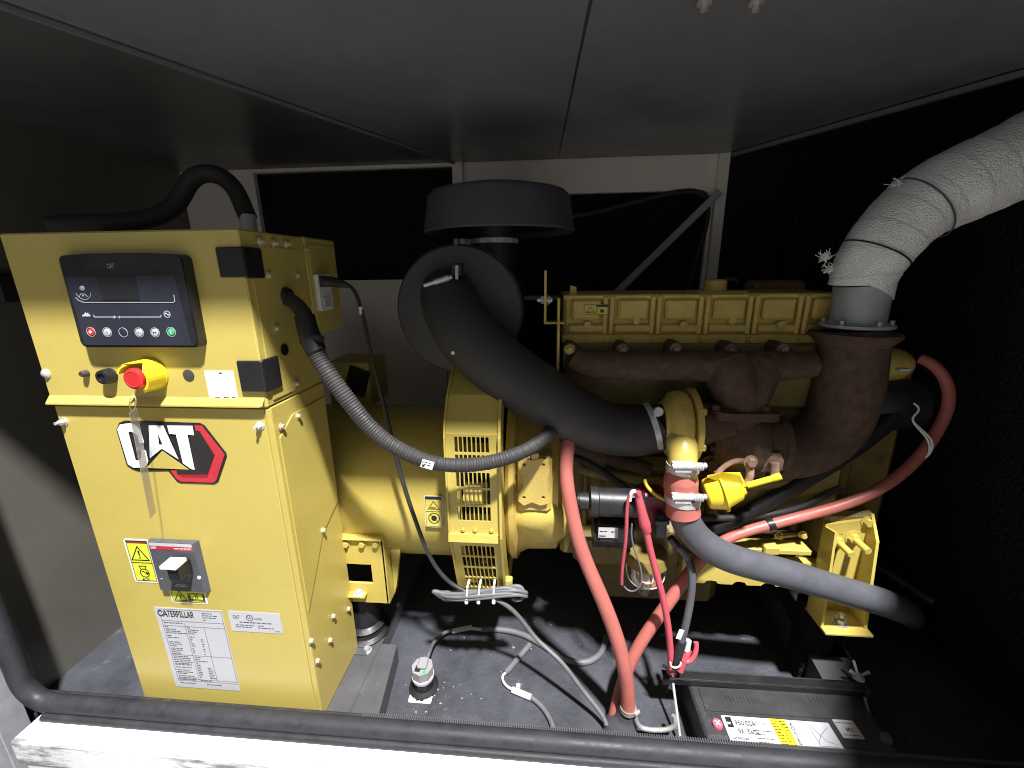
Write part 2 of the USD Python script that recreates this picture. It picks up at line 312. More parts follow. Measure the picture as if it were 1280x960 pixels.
# open door leaves, hinged at the jambs; the unseen right one is added for its shadow
def leaf(x, sgn, y0, label, z1=.25):
    d = thing("enclosure_door", label, "door", (x, .6, -1.6))
    part(d, "door_skin", box(x - .015, x + .015, y0, .59, -1.55, z1, .004), "white_paint")
    part(d, "foam_lining", box(*sorted((x - sgn * .016, x - sgn * .04)), y0 + .05, .55, -1.45, z1 - .07, .006), "acoustic_foam")
    part(d, "handle", box(*sorted((x + sgn * .015, x + sgn * .04)), y0 + .06, y0 + .10, -.75, -.55, .006), "black_plastic")
leaf(-1.50, -1, -.30, "left door leaf of the enclosure swung wide open beside the white sill")
shade_leaf = thing("enclosure_door", "unseen right door leaf added to shade the right end of the enclosure", "door", (1.0, .58, -1.6))
TD_ = frame((1.0, .58, 0), (-.527, -.85, 0), (0, 0, 1))
part(shade_leaf, "door_skin", moved(box(0, .80, -1.55, SHADE_LEAF_TOP, -.015, .015, .004), TD_), "white_paint")
part(shade_leaf, "foam_lining", moved(box(.05, .75, -1.45, SHADE_LEAF_TOP - .07, -.04, -.0155, .006), TD_), "acoustic_foam")
part(shade_leaf, "handle", moved(box(.69, .73, -.75, -.55, .0155, .04, .006), TD_), "black_plastic")

# radiator in the dark on the right
rad = thing("radiator", "dark radiator core in its frame at the unlit right end of the enclosure", "radiator", (1.2, 1.1, ZF))
part(rad, "core", box(1.14, 1.20, .80, 1.50, -1.05, .20), "radiator_fins")
part(rad, "frame_rail", box(1.12, 1.21, .765, .80, -1.10, .25), "black_plastic")
part(rad, "frame_rail", box(1.12, 1.21, 1.50, 1.53, -1.10, .25), "black_plastic")
a, b = at(1098, 708, Y=1.16), at(1165, 752, Y=1.0)
part(rad, "support_bar", tube([a, b], [.007, .007], 8), "tube_grey", 40)

# floor details: cross rail, skid rail
rail = thing("floor_rail", "grey black steel channel rail on the floor beside the yellow control cabinet", "rail", (-.6, .85, ZF))
part(rail, "channel", box(-1.0, -.470, .735, 1.6, ZF, -1.04, .004), "rail_black")
part(rail, "upstand", ext(Polygon([(-.468, .735), (-.398, .735), (-.423, .940), (-.468, .940)]), FZ(ZF), .062), "rail_black")
for px, py in ((459, 813), (466, 790), (470, 780)):
    q = at(px, py, Z=-1.04); part(rail, "rivet" if py < 800 else "bolt", lathe([(0.011, 0), (.010, .004), (.006, .008), (0, .009)], q, (0, 0, 1), 14) if py < 800 else hexbolt(q, (0, 0, 1), .009, .009), "dull_steel", 40)
rail2 = thing("skid_rail", "black channel rail on the tank floor under the right end of the engine", "rail", (.78, 1.1, ZF))
def slab(pts, z0, z1): return ext(Polygon(pts), FZ(z0), z1 - z0)
c0, c1 = at(965, 748, Z=-1.0), at(998, 772, Z=-1.0)
part(rail2, "channel", slab([(.70, .86), (.80, .86), (.86, 1.35), (.76, 1.35)], ZF, -1.0), "rail_black")
part(rail2, "mount_box", box(.735, .825, .945, 1.01, ZF, -1.0, .006), "rail_black")

# ================================================================ CONTROL CABINET
YF = .72; XL, XR = -.990, -.532
cab = thing("control_cabinet", "tall yellow control cabinet with black display panel and brand badge on its front", "cabinet", (-.76, .82, -1.04))
part(cab, "hood", box(XL, XR, YF, .920, -.246, .079, .003), "cabinet_yellow")
part(cab, "hood_lip", hull([(XL + .002, YF, -.226), (XR - .003, YF, -.226), (XL + .002, .7095, -.2395), (XR - .003, .7095, -.2395), (XL + .002, .7095, -.2425), (XR - .012, .7095, -.2425), (XL + .002, YF, -.2465), (XR - .012, YF, -.2465)]), "cabinet_yellow")
part(cab, "body", box(XL, XR, .7265, .925, -1.04, -.247, .003), "cabinet_yellow")
part(cab, "door_panel", box(XL + .002, -.5435, .7225, .7262, -1.038, -.2495, .0012), "cabinet_yellow")
part(cab, "corner_trim", box(-.5415, XR + .0015, .7235, .7262, -1.038, -.2495, .001), "cabinet_yellow")
part(cab, "rear_box", box(-.80, XR + .001, .9215, 1.057, -.132, .081, .003), "cabinet_yellow")
part(cab, "side_panel", ext(Polygon([(.738, -.315), (.790, -.283), (.918, -.283), (.918, -.56), (.832, -.600), (.738, -.735)]), FX(XR), .0022, .0003), "cabinet_yellow")
part(cab, "side_panel", ext(Polygon([(.738, .052), (.912, .052), (.912, -.235), (.738, -.235)]), FX(XR), .0018, .0003), "cabinet_yellow")
part(cab, "side_panel", ext(Polygon([(.932, .066), (1.05, .066), (1.05, -.125), (.932, -.125)]), FX(XR + .001), .0018, .0003), "cabinet_yellow")
def side(px, py): q = at(px, py, X=XR); return q + (.0022, 0, 0)
for px, py in ((350, 533), (371, 520), (402, 663), (415, 770), (434, 761), (387, 801), (411, 800), (395, 826), (334, 344), (371, 344), (344, 410), (369, 479), (381, 311)):
    part(cab, "bolt", hexbolt(side(px, py), (1, 0, 0), .0052, .006), "brass", 30)
for px, py in ((323, 302), (341, 304), (356, 305)):
    q = side(px, py); part(cab, "screw_stud", cat(cyl(q, q + (.012, 0, 0), .004, n=10), hexbolt(q, (1, 0, 0), .006, .004)), "brass", 30)
for px, py in ((80, 527), (325, 532)):
    q = at(px, py, Y=.7225); part(cab, "wing_screw", cat(hexbolt(q, (0, -1, 0), .0062, .008), cyl(q, q + (0, -.016, .001), .0032, n=10)), "zinc", 30)
q = at(58, 467, Y=YF); part(cab, "washer_screw", cat(lathe([(.0095, 0), (.0095, .002), (.007, .004), (.005, .006), (0, .007)], q, (0, -1, 0), 20)), "zinc", 40)
q = at(236, 469, Y=YF); part(cab, "hole_plug", lathe([(.0112, 0), (.0112, .0012), (.010, .0018), (0, .0018)], q, (0, -1, 0), 28), "filter_black", 40)
q = at(106, 467, Y=YF - .004); part(cab, "buzzer", lathe([(.0065, -.006), (.0065, .004), (.005, .007), (0, .007)], q, (0, -1, 0), 20), "filter_black", 40)
q = at(131, 471, Y=YF - .012); part(cab, "key_switch", lathe([(.0145, -.013), (.0145, 0), (.013, .006), (.008, .007), (.008, .004), (0, .004)], q, (0, -1, 0), 28), "black_plastic", 40)
for px, py in ((354, 437), (377, 425)):
    q = at(px, py, X=XR); part(cab, "grommet", lathe([(.012, .001), (.012, .004), (.008, .005), (0, .003)], q, (1, 0, 0), 24), "black_plastic", 40)
# hinges wrap the right front corner
for z0, z1 in ((-.003, .048), (-.213, -.153)):
    part(cab, "hinge", cat(box(-.5755, XR + .006, YF - .006, YF + .001, z0, z1, .002), box(XR + .0005, XR + .0065, YF - .003, .767, z0 - .002, z1 + .001, .002)), "black_plastic")
# --- controller
ctl_poly = Polygon([(-.8625, .0385), (-.80, .0415), (-.69, .0410), (-.624, .0370), (-.6275, -.1265), (-.865, -.1265)]).buffer(-.012).buffer(.012, quad_segs=5)
T0 = FR(.7195); ctl = part(cab, "controller", cat(ext(ctl_poly.buffer(-.001), T0, .018), ext(ctl_poly.buffer(-.004), T0, .0025, .018)), "black_plastic")
FY = .7195 - .0205; TC = FR(FY)
face = Polygon([(-.853, .002), (-.646, .002), (-.641, -.121), (-.852, -.121)]).buffer(-.004).buffer(.004)
part(ctl, "face_plate", ext(face, TC, .0006, .0002), "panel_face")
TD = FR(FY - .0008)
def dv(cx, cy): q = at(40 + cx / 5.818, 300 + cy / 5.818, Y=FY - .001); return q[0], q[2]
sx0, sz1 = dv(472, 262); sx1, sz0 = dv(785, 432)
part(ctl, "screen", ext(rrect(sx0, sx1, sz0, sz1, .002), TD, .0008, .0002), "screen_glass")
pr = [stroke([dv(1032, 400), dv(1040, 445), dv(1025, 456), dv(385, 456), dv(340, 440), dv(318, 418)], .0010, cap=1),
      stroke([dv(447, 545), dv(455, 560), dv(600, 560)], .0012), stroke([dv(620, 560), dv(938, 560), dv(940, 545)], .0012),
      Polygon([dv(596, 550), dv(596, 572), dv(614, 561)]), Polygon([dv(640, 550), dv(640, 572), dv(622, 561)]),
      Polygon([dv(365, 555), dv(425, 555), dv(425, 545), dv(412, 540), dv(408, 528), dv(396, 536), dv(390, 524), dv(380, 540), dv(368, 545)])]
gx, gz = dv(983, 540); pr += [Point(gx, gz).buffer(.0062).difference(Point(gx, gz).buffer(.0052)), stroke([(gx - .004, gz + .0003), (gx - .002, gz + .0022), (gx + .002, gz - .0018), (gx + .004, gz)], .0016)]
gx, gz = dv(370, 372); pr += [Point(gx, gz).buffer(.0150).difference(Point(gx, gz).buffer(.0144)).intersection(sbox(gx - .02, gz - .02, gx + .02, gz - .003))]
gx, gz = dv(372, 405); pr += [stroke([(gx - .008, gz - .002), (gx - .004, gz + .003), (gx + .004, gz + .003), (gx + .008, gz - .002)], .0008), Point(gx, gz).buffer(.0013)]
part(ctl, "print", cat([ext(g, TD, .0003, .0003) for g in pr]), "sticker_white")
gx, gz = dv(548, 205); part(ctl, "print", word("CAT", .0075, gx, gz, TC, .0003, .0004, width=.0135, bold=True), "grey_plastic")
gx, gz = dv(366, 352); part(ctl, "lens", lathe([(.0048, 0), (.004, .0014), (.002, .002), (0, .0021)], (gx, FY - .001, gz), (0, -1, 0), 20), "grey_plastic", 40)
for cx, cy, m, mark in ((430, 668, "signal_red", "stop"), (548, 670, "sticker_white", "hand"), (665, 672, "panel_face", ""), (781, 672, "sticker_white", "auto"), (896, 672, "sticker_white", "test"), (1013, 668, "green_button", "run")):
    x, z = dv(cx, cy); o = Point(x, z)
    bt = part(ctl, "button", lathe([(.0066, 0), (.0062, .0011), (.005, .0014), (0, .0014)], (x, FY - .001, z), (0, -1, 0), 28), m, 40)
    part(ctl, "button_ring", ext(o.buffer(.0087).difference(o.buffer(.0080)), TD, .0004, .0003), "sticker_white")
    TB = FR(FY - .0025); g = None
    if mark == "stop": g = Point(x, z).buffer(.0026).difference(Point(x, z).buffer(.0012)); mm = "sticker_bright"
    if mark == "hand": g = unary_union([stroke([(x - .002, z + .002), (x + .001, z - .001), (x + .003, z - .003)], .0012), stroke([(x - .001, z - .003), (x + .003, z + .001)], .0009)]); mm = "grey_plastic"
    if mark == "auto": g = scribble(x - .0045, x + .0045, z - .001, .0016); mm = "grey_plastic"
    if mark == "test": g = unary_union([Polygon([(x - .003, z + .002), (x - .003, z - .002), (x, z)]), Polygon([(x + .003, z + .002), (x + .003, z - .002), (x, z)])]); mm = "ink"
    if mark == "run": g = sbox(x - .0007, z - .003, x + .0007, z + .003); mm = "sticker_bright"
    if g is not None: part(ctl, "print", ext(g, TB, .0003, 0), mm)
# --- emergency stop
ec = at(167, 474, Y=.685); ex, ez = ec[0], ec[2]
arc = [(ex + .004 + .029 * math.cos(t), ez + .002 + .028 * math.sin(t)) for t in np.linspace(math.radians(-85), math.radians(160), 24)]
guard = LineString(arc).buffer(.0022, cap_style=2)
gm = ext(guard, FR(.7195), .040)
v = gm.vertices.copy(); ang = np.arctan2(v[:, 2] - ez, v[:, 0] - ex)
front = v[:, 1] < .70; v[front, 1] += .016 * np.clip(np.sin(ang[front] * 2.2 - 1.2), 0, 1); gm.vertices = v
es = part(cab, "stop_guard", cat(gm, lathe([(.032, 0), (.032, .003), (.026, .004), (.026, 0)], (ex + .004, .7195, ez + .002), (0, -1, 0), 36)), "bright_yellow", 40)
part(cab, "stop_button", lathe([(.011, 0), (.011, .012), (.014, .018), (.0195, .026), (.0205, .031), (.019, .0355), (.0145, .0375), (.0135, .0367), (0, .0367)], (ex, .7195, ez), (0, -1, 0), 36), "signal_red", 35)
# --- circuit breaker
YB = .7115
bx0, bx1 = at(191, 706, Y=YB)[0], at(247, 706, Y=YB)[0]; bz1, bz0 = at(215, 679, Y=YB)[2], at(225, 739, Y=YB)[2]
cx1 = at(256, 706, Y=.722)[0]; cz1, cz0 = at(215, 674, Y=.722)[2], bz0 - .004
brk = part(cab, "breaker_switch", hull([(x, .7222, z) for x in (bx0 - .001, cx1) for z in (cz0, cz1)] + [(x, .716, z) for x in (bx0, cx1 - .003) for z in (bz0 - .002, cz1 - .001)] + [(x, YB, z) for x in (bx0 + .002, bx1) for z in (bz0, bz1)]), "breaker_grey")
TK = FR(YB - .0002)
part(brk, "top_band", ext(sbox(bx0 + .004, bz1 - .008, bx1 - .003, bz1 - .001), TK, .0004), "sticker_white")
part(brk, "red_band", ext(sbox(bx0 + .004, bz1 - .017, bx1 - .003, bz1 - .0085), TK, .0004), "logo_red")
part(brk, "print", cat(word("ABB", .005, bx0 + .006, bz1 - .0153, TK, .0005, bold=True), ext(scribble(bx1 - .045, bx1 - .006, bz1 - .014, .0028), TK, .0003, .0005), ext(scribble(bx0 + .045, bx1 - .04, bz0 + .017, .002), TK, .0003, .0001), ext(scribble(bx0 + .040, bx1 - .038, bz0 + .013, .002), TK, .0003, .0001), ext(scribble(bx0 + .010, bx0 + .018, bz0 + .030, .002), TK, .0003, .0001)), "sticker_white")
q = at(249, 722, Y=YB); part(brk, "rivet", lathe([(.0045, 0), (.004, .0012), (0, .0015)], (q[0], YB, q[2]), (0, -1, 0), 16), "white_plastic", 40)
q = at(222, 715, Y=YB); part(brk, "dial", lathe([(.030, 0), (.029, .0012), (0, .0012)], (q[0], YB, q[2]), (0, -1, 0), 36), "breaker_grey", 40)
def bq(px, py): q = at(px, py, Y=YB - .0015); return q[0], q[2]
TK2 = FR(YB - .0014)
part(brk, "print", ext(scribble(bq(231, 718)[0], bq(238, 718)[0], bq(231, 720)[1], .005), TK2, .0003), "green_button")
part(brk, "print", ext(scribble(bq(227, 701)[0], bq(233, 701)[0], bq(227, 703)[1], .005), TK2, .0003), "pink_red")
part(brk, "pointer", ext(Polygon([bq(225, 722), bq(232, 722), bq(228, 706)]), TK2, .0006), "sticker_bright")
q0, q1 = at(209, 718, Y=.680), at(225, 718, Y=.680); qt, qb = at(215, 709, Y=.680)[2], at(215, 726, Y=.680)[2]
part(brk, "handle_stem", box(q0[0], q1[0], .680, YB - .001, qb, qt, .002), "black_plastic")
r0, r1 = at(199, 709, Y=.674), at(216, 711, Y=.674)
part(brk, "handle", hull([(x, y, z + (.002 if y > .69 else 0)) for x in (r0[0], r1[0] + .006) for y in (.674, .702) for z in (qt - .002, qt + .005)]), "white_plastic")
# --- stickers on the front
TS = FR(.7225)
wx0, wx1, wz0, wz1 = -.9205, -.862, -.6655, -.5535
cxw = (wx0 + wx1) / 2; zm = -.613
tri = Polygon([(cxw - .0225, zm + .0055), (cxw + .0225, zm + .0055), (cxw, zm + .0435)])
sticker(cab, "warning_label", TS, wx0, wx1, wz0, wz1, "sticker_bright", [
    ("sticker_yellow", [sbox(wx0 + .006, wz0 + .006, wx1 - .004, wz1 - .011)]),
    ("rust_ink", [sbox(wx0 + .005, wz1 - .0105, wx1 - .003, wz1 - .004)])], r=.006, label="tall yellow warning label beside the breaker")
TS1 = FR(.7225 - .0004)
def prints(parent, T, m, gs, off=.0009):
    part(parent, "print", cat([g if isinstance(g, trimesh.Trimesh) else ext(g, T, .0003, off) for g in gs]), m)
wl = Thing(); wl.loc = cab.loc; wl.path = cab.path + "/warning_label"
ec2 = Point(cxw + .001, -.640)
prints(wl, TS1, "ink", [stroke([(wx0 + .0055, wz0 + .0055), (wx1 - .0035, wz0 + .0055), (wx1 - .0035, wz1 - .0035), (wx0 + .0055, wz1 - .0035)], .0011, True), sbox(wx0 + .006, zm - .001, wx1 - .004, zm + .0007), tri.difference(tri.buffer(-.0022)), Polygon([(cxw - .0022, zm + .031), (cxw + .0022, zm + .031), (cxw + .001, zm + .017), (cxw - .001, zm + .017)]), Point(cxw, zm + .0128).buffer(.0018),
    ec2.buffer(.0115).difference(ec2.buffer(.0095)), stroke([(cxw - .006, -.6295), (cxw - .008, -.622), (cxw + .008, -.622), (cxw + .006, -.6295)], .0018), stroke([(cxw - .006, -.638), (cxw - .001, -.635), (cxw + .002, -.639), (cxw + .008, -.641)], .0016), Polygon([(cxw + .004, -.636), (cxw + .0115, -.640), (cxw + .005, -.6455)]),
    word("AUTO", .0058, cxw - .0085, -.6598, TS1, .0009, .0003, width=.018, bold=True)])
ex0, ex1, ez0, ez1 = -.8425, -.756, -.7165, -.676
el = sticker(cab, "shock_label", TS, ex0, ex1, ez0, ez1, "sticker_bright", [("sticker_yellow", [sbox(ex0 + .005, ez0 + .005, ex1 - .005, ez1)])], r=.004, label="small yellow electric shock and manual label under the breaker")
t2 = Polygon([(ex0 + .008, ez0 + .007), (ex0 + .040, ez0 + .007), (ex0 + .024, ez0 + .035)]); mx = ex1 - .0235; mz = ez0 + .018
prints(el, TS1, "ink", [stroke([(ex0 + .0045, ez0 + .0045), (ex1 - .0045, ez0 + .0045), (ex1 - .0045, ez1), (ex0 + .0045, ez1)], .0010, True), sbox(ex0 + .0425, ez0 + .005, ex0 + .0436, ez1), t2.difference(t2.buffer(-.0018)),
    Polygon([(ex0 + .026, ez0 + .027), (ex0 + .020, ez0 + .018), (ex0 + .024, ez0 + .019), (ex0 + .0205, ez0 + .009), (ex0 + .0285, ez0 + .021), (ex0 + .0245, ez0 + .0205)]),
    stroke([(mx - .016, mz + .009), (mx - .002, mz + .010), (mx - .002, mz - .006), (mx - .016, mz - .007)], .0018, True), stroke([(mx + .016, mz + .009), (mx + .002, mz + .010), (mx + .002, mz - .006), (mx + .016, mz - .007)], .0018, True), stroke([(mx - .018, mz + .006), (mx - .018, mz - .010), (mx, mz - .009), (mx + .018, mz - .010), (mx + .018, mz + .006)], .0013)])
# rating plate
px0, px1, pz0, pz1 = -.8925, -.7265, -.9665, -.732
W, Hh = px1 - px0, pz1 - pz0
def pl(u, v): return px0 + u * W, pz1 - v * Hh
ruled = [stroke([pl(.07, 0.02), pl(.985, .012), pl(.985, .91), pl(.07, .91)], .0008, True), stroke([pl(.07, .155), pl(.985, .155)], .0008), stroke([pl(.07, .215), pl(.985, .215)], .0008), stroke([pl(.07, .575), pl(.985, .575)], .0008), stroke([pl(.40, .175), pl(.40, .89)], .0008), stroke([pl(.68, .215), pl(.68, .89)], .0008), stroke([pl(.07, .885), pl(.985, .885)], .0008)]
small = []
def lines(u0, u1, rows, h=.0022):
    for v, f in rows:
        x0, z = pl(u0, v); x1, _ = pl(u0 + (u1 - u0) * f, v); small.append(scribble(x0, x1, z, h))
lines(.09, .40, [(.185, .9), (.235, .2), (.262, .5), (.286, .75), (.308, .98), (.342, .2), (.365, .55), (.42, .55), (.445, .6), (.468, .35), (.50, .65), (.522, .6), (.545, .4), (.567, .45)])
lines(.09, .40, [(.60, .75), (.622, .85), (.645, .8), (.668, .9), (.69, .82), (.705, .8), (.74, .8), (.775, .65), (.80, .78), (.82, .55), (.852, .85), (.875, .9), (.90, .9)])
lines(.42, .67, [(.235, .2), (.26, .65), (.282, .6), (.305, .4), (.345, .3), (.372, .15), (.395, .1), (.43, .2), (.455, .25), (.49, .1), (.515, .12), (.54, .15), (.60, .35), (.625, .3), (.648, .75), (.672, .15), (.70, .25), (.722, .25), (.745, .25), (.768, .25), (.79, .25), (.812, .25), (.835, .2), (.86, .1), (.90, .7)])
lines(.585, .66, [(.372, .5), (.395, .4), (.43, .5), (.455, .3), (.49, .4), (.515, .3), (.55, .3)])
lines(.58, .675, [(.73, .8), (.752, .7), (.775, .9), (.798, .7), (.82, .8), (.842, .6), (.862, 1.0)])
lines(.69, .97, [(.05, .55), (.075, .8), (.10, .7), (.128, .2)])
lines(.09, .35, [(.945, .9)]); lines(.50, .80, [(.948, .8)])
rp = sticker(cab, "rating_plate", TS, px0, px1, pz0, pz1, "sticker_white", [("grey_ink", ruled + small)], r=.002, label="large white ruled rating plate with the maker's name in capitals")
x, z = pl(.035, .105); part(rp, "print", cat(word("C", .0165, x, z, TS, .0009, .0004, width=.0125, bold=True), word("A", .0165, x + .0118, z, TS, .0009, .0004, width=.0125, bold=True), word("TERPILLAR", .0165, x + .0238, z, TS, .0009, .0004, width=.0640, bold=True)), "ink")
ux0, ux1, uz0, uz1 = -.7125, -.589, -.7865, -.731
cu = Point(ux0 + .050, uz1 - .0165)
ul = sticker(cab, "listing_label", TS, ux0, ux1, uz0, uz1, "sticker_white", [("grey_ink", [cu.buffer(.0085).difference(cu.buffer(.0068)), word("UL", .0065, cu.x - .0045, cu.y - .002, TS, .0009, .0003, width=.009, bold=True), word("CAT", .009, ux0 + .010, uz1 - .020, TS, .0009, .0003, width=.016, bold=True), word("LISTED", .0042, ux0 + .061, uz1 - .0205, TS, .0009, .0003, width=.018, bold=True), scribble(ux0 + .024, ux1 - .020, uz1 - .0305, .0025), scribble(ux0 + .013, ux0 + .060, uz1 - .0385, .0022), scribble(ux0 + .066, ux0 + .082, uz1 - .0385, .0022), scribble(ux0 + .013, ux0 + .054, uz1 - .0440, .0022), scribble(ux0 + .066, ux1 - .020, uz1 - .0440, .0022), scribble(ux1 - .018, ux1 - .004, uz0 + .0045, .0018)])], r=.004, label="small white listing label right of the rating plate")
T7 = FR(YF)
sticker(cab, "code_label", T7, -.6465, -.5880, -.2285, -.1730, "sticker_bright", [("ink", [scribble(-.617, -.609, -.1785, .0022), scribble(-.634, -.624, -.2262, .0014), scribble(-.617, -.607, -.2262, .0014), scribble(-.600, -.592, -.2262, .0014)])], r=.001, label="white square sticker beside the lower black hinge")
# --- brand badge
def lg(cx, cy, y=.7222): q = at(130 + cx / 7.53, 500 + cy / 7.53, Y=y); return q[0], q[2]
def lp(*pts, y=.7222): return Polygon([lg(*p, y=y) for p in pts])
black = unary_union([lp((150, 215), (200, 195), (560, 205), (905, 218), (945, 238), (1150, 500), (1155, 530), (1075, 765), (1040, 785), (720, 775), (690, 760), (610, 660), (330, 665), (270, 645), (220, 610), (125, 280)).buffer(.0006)])
TL = FR(.7222)
badge = part(cab, "brand_badge", ext(black, TL, .0012), "ink", label="brand badge of white capitals over a yellow triangle and red hexagon")
def bp(name, m, g, o, t=.0005): part(badge, name, ext(g, TL, t, o), m)
hexo = lp((858, 235), (925, 240), (1140, 510), (1060, 755), (1035, 775), (730, 765), (690, 740), (630, 660), (690, 660), (985, 660), (1045, 512), (905, 290), (868, 285))
bp("red_hexagon", "logo_red", hexo, .0012)
bp("red_shade", "logo_dark_red", lp((690, 662), (830, 660), (990, 690), (975, 725), (740, 720), (700, 690)), .0018, .0003)
bp("dark_mesh", "logo_black", lp((866, 288), (905, 288), (1048, 512), (985, 692), (700, 692), (690, 660), (866, 640), (810, 330)), .0022)
bp("yellow_triangle", "cabinet_yellow", lp((415, 632), (560, 472), (810, 648)), .0028)
Cc = lp((165, 225), (255, 212), (310, 232), (360, 290), (392, 395), (350, 402), (335, 340), (310, 310), (262, 290), (245, 300), (312, 560), (345, 565), (365, 530), (365, 465), (408, 470), (430, 570), (420, 600), (395, 630), (290, 630), (240, 600), (140, 270))
bp("letter_c", "logo_white", Cc.buffer(-.001).buffer(.001), .0030)
bp("letter_a", "logo_white", lp((436, 235), (570, 235), (712, 550), (558, 452), (447, 540)).difference(lp((520, 305), (532, 415), (566, 415))), .0030)
bp("letter_t", "logo_white", lp((608, 235), (845, 238), (860, 325), (798, 322), (866, 650), (832, 642), (757, 590), (690, 318), (628, 312)), .0030)
# --- outlet on the rear box
p0, p1 = at(391, 344, X=XR + .002), at(413, 385, X=XR + .002)
ov = part(cab, "outlet", box(XR + .002, XR + .012, p0[1], p1[1], p1[2] - .002, p0[2] + .002, .002), "white_plastic", label="white power outlet on the cabinet's side")
part(ov, "socket_face", box(XR + .0115, XR + .0145, p0[1] + .013, p1[1] - .013, p1[2] + .004, p1[2] + .030, .003), "pale_plastic")
# --- tag hung from the stop button
tg = thing("hang_tag", "clear plastic tag hanging from the red stop button over the badge", "tag", at(180, 560, Y=.675))
a, b = at(166, 513, Y=.672), at(191, 645, Y=.690)
wd = nv((.42, -.90, 0)) * .014
part(tg, "tag_sheet", hull([q + s * wd + k for q in (a, b) for s in (-1, 1) for k in ((0, 0, 0), (.0003, .0006, 0))]), "clear_film")
part(tg, "tag_wire", tube([at(167, 494, Y=.668), at(162, 503, Y=.664), at(165, 514, Y=.671), at(170, 504, Y=.667), at(167, 494, Y=.668)], .0008, 6, .002), "brass")
# black lead over the cabinet top
cb = thing("overhead_cable", "thick black cable arching over the top of the yellow cabinet", "cable", at(200, 280, Y=.95))
part(cb, "sheath", tube([at(60, 283, Y=.86), at(130, 279, Y=.92), at(190, 272, Y=.98), at(222, 252, Y=1.02), (at(240, 224, Y=1.04)), at(262, 217, Y=1.05), at(286, 228, Y=1.05), at(304, 258, Y=1.03), at(310, 272, Y=1.02)], .0205, 16), "hose_black", 50)
part(cb, "gland", cyl(at(309, 268, Y=1.02), at(312, 292, Y=1.02), .018), "pale_plastic", 40)

# ================================================================ ALTERNATOR
ay, az, ar = 1.15, -.610, .222
alt = thing("alternator", "yellow barrel alternator with slotted fan guard, between cabinet and engine", "alternator", (-.45, ay, -1.04))
part(alt, "barrel", lathe([(0, 0), (.12, 0), (.15, .01), (ar - .02, .03), (ar, .05), (ar, .70), (ar + .004, .705), (ar + .004, .735), (0, .735)], (-.95, ay, az), (1, 0, 0), 72), "guard_yellow", 40)
prof = [(.90, -.268), (.862, -.318), (.85, -.352), (.85, -.600), (.915, -.806), (1.0, -.86), (1.3, -.86), (1.45, -.6), (1.45, -.35), (1.3, -.2), (1.15, -.17), (1.0, -.205)]
GX0, GX1 = -.222, -.104
ring_poly = Polygon(prof)
shell = ring_poly.difference(ring_poly.buffer(-.004)).difference(sbox(.80, -.61, .8545, -.345)).difference(Polygon([(.84, -.60), (.93, -.60), (.94, -.79), (.90, -.80)]))
part(alt, "guard_shell", ext(shell, FX(GX0), GX1 - GX0), "guard_yellow")
part(alt, "guard_flange", ext(ring_poly.buffer(.006).difference(ring_poly.buffer(-.03)), FX(GX0 - .004), .004), "guard_yellow")
part(alt, "guard_flange", ext(ring_poly.buffer(.010).difference(ring_poly.buffer(-.05)), FX(GX1), .006), "guard_yellow")
part(alt, "fan_drum", lathe([(0, 0), (.20, 0), (.20, .10), (0, .10)], (GX0 + .008, 1.15, -.53), (1, 0, 0), 40), "black_plastic", 40)
for k in range(14):
    a = k / 14 * 2 * np.pi
    q = np.array((GX0 + .05, 1.15 + .235 * math.cos(a), -.53 + .235 * math.sin(a)))
    part(alt, "fan_blade", moved(box(-.03, .03, -.03, .03, -.002, .002, 0), trimesh.transformations.translation_matrix(q) @ trimesh.transformations.rotation_matrix(a + .9, (1, 0, 0))), "guard_yellow")
def slotted(w0, w1, h0, h1, cols, rows, T, slots_x):
    g = sbox(w0, h0, w1, h1); xs = np.linspace(slots_x[0], slots_x[1], cols + 1); hh = np.linspace(rows[0], rows[1], rows[2] + 1)
    holes = []
    for i in range(cols):
        for j in range(rows[2]):
            d = (xs[1] - xs[0]); holes.append(rrect(xs[i] + d * .13, xs[i + 1] - d * .13, hh[j] + .0028, hh[j + 1] - .0028, .002))
    return ext(g.difference(unary_union(holes)), T, .003)
part(alt, "guard_grille", slotted(GX0, GX1, -.600, -.345, 8, (-.565, -.348, 5), FR(.8535), (GX0 + .018, GX1 - .020)), "guard_yellow")
TL2 = frame((0, .8530, -.602), (1, 0, 0), (0, .065, -.206)); TL2[:3, 1] *= 1
TL2 = frame((0, .9155, -.806), (1, 0, 0), (0, -.065, .206))
part(alt, "guard_grille", slotted(GX0, GX1, 0, .212, 8, (.006, .182, 4), TL2, (GX0 + .018, GX1 - .016)), "guard_yellow")
part(alt, "guard_lip", hull([(x, y, z) for x in (GX0 - .004, GX1 - .004) for y, z in ((.850, -.594), (.842, -.594), (.838, -.612), (.842, -.616), (.850, -.612))]), "guard_yellow")
for x in (GX0 + .03, (GX0 + GX1) / 2, GX1 - .02):
    part(alt, "clip_screw", hexbolt((x, .8495 if x != (GX0 + GX1) / 2 else .8495, -.585), (0, -1, 0), .004, .004), "guard_yellow")
part(alt, "guard_tab", box(GX1 + .002, GX1 + .022, .90, .92, -.80, -.765, .003), "guard_yellow")
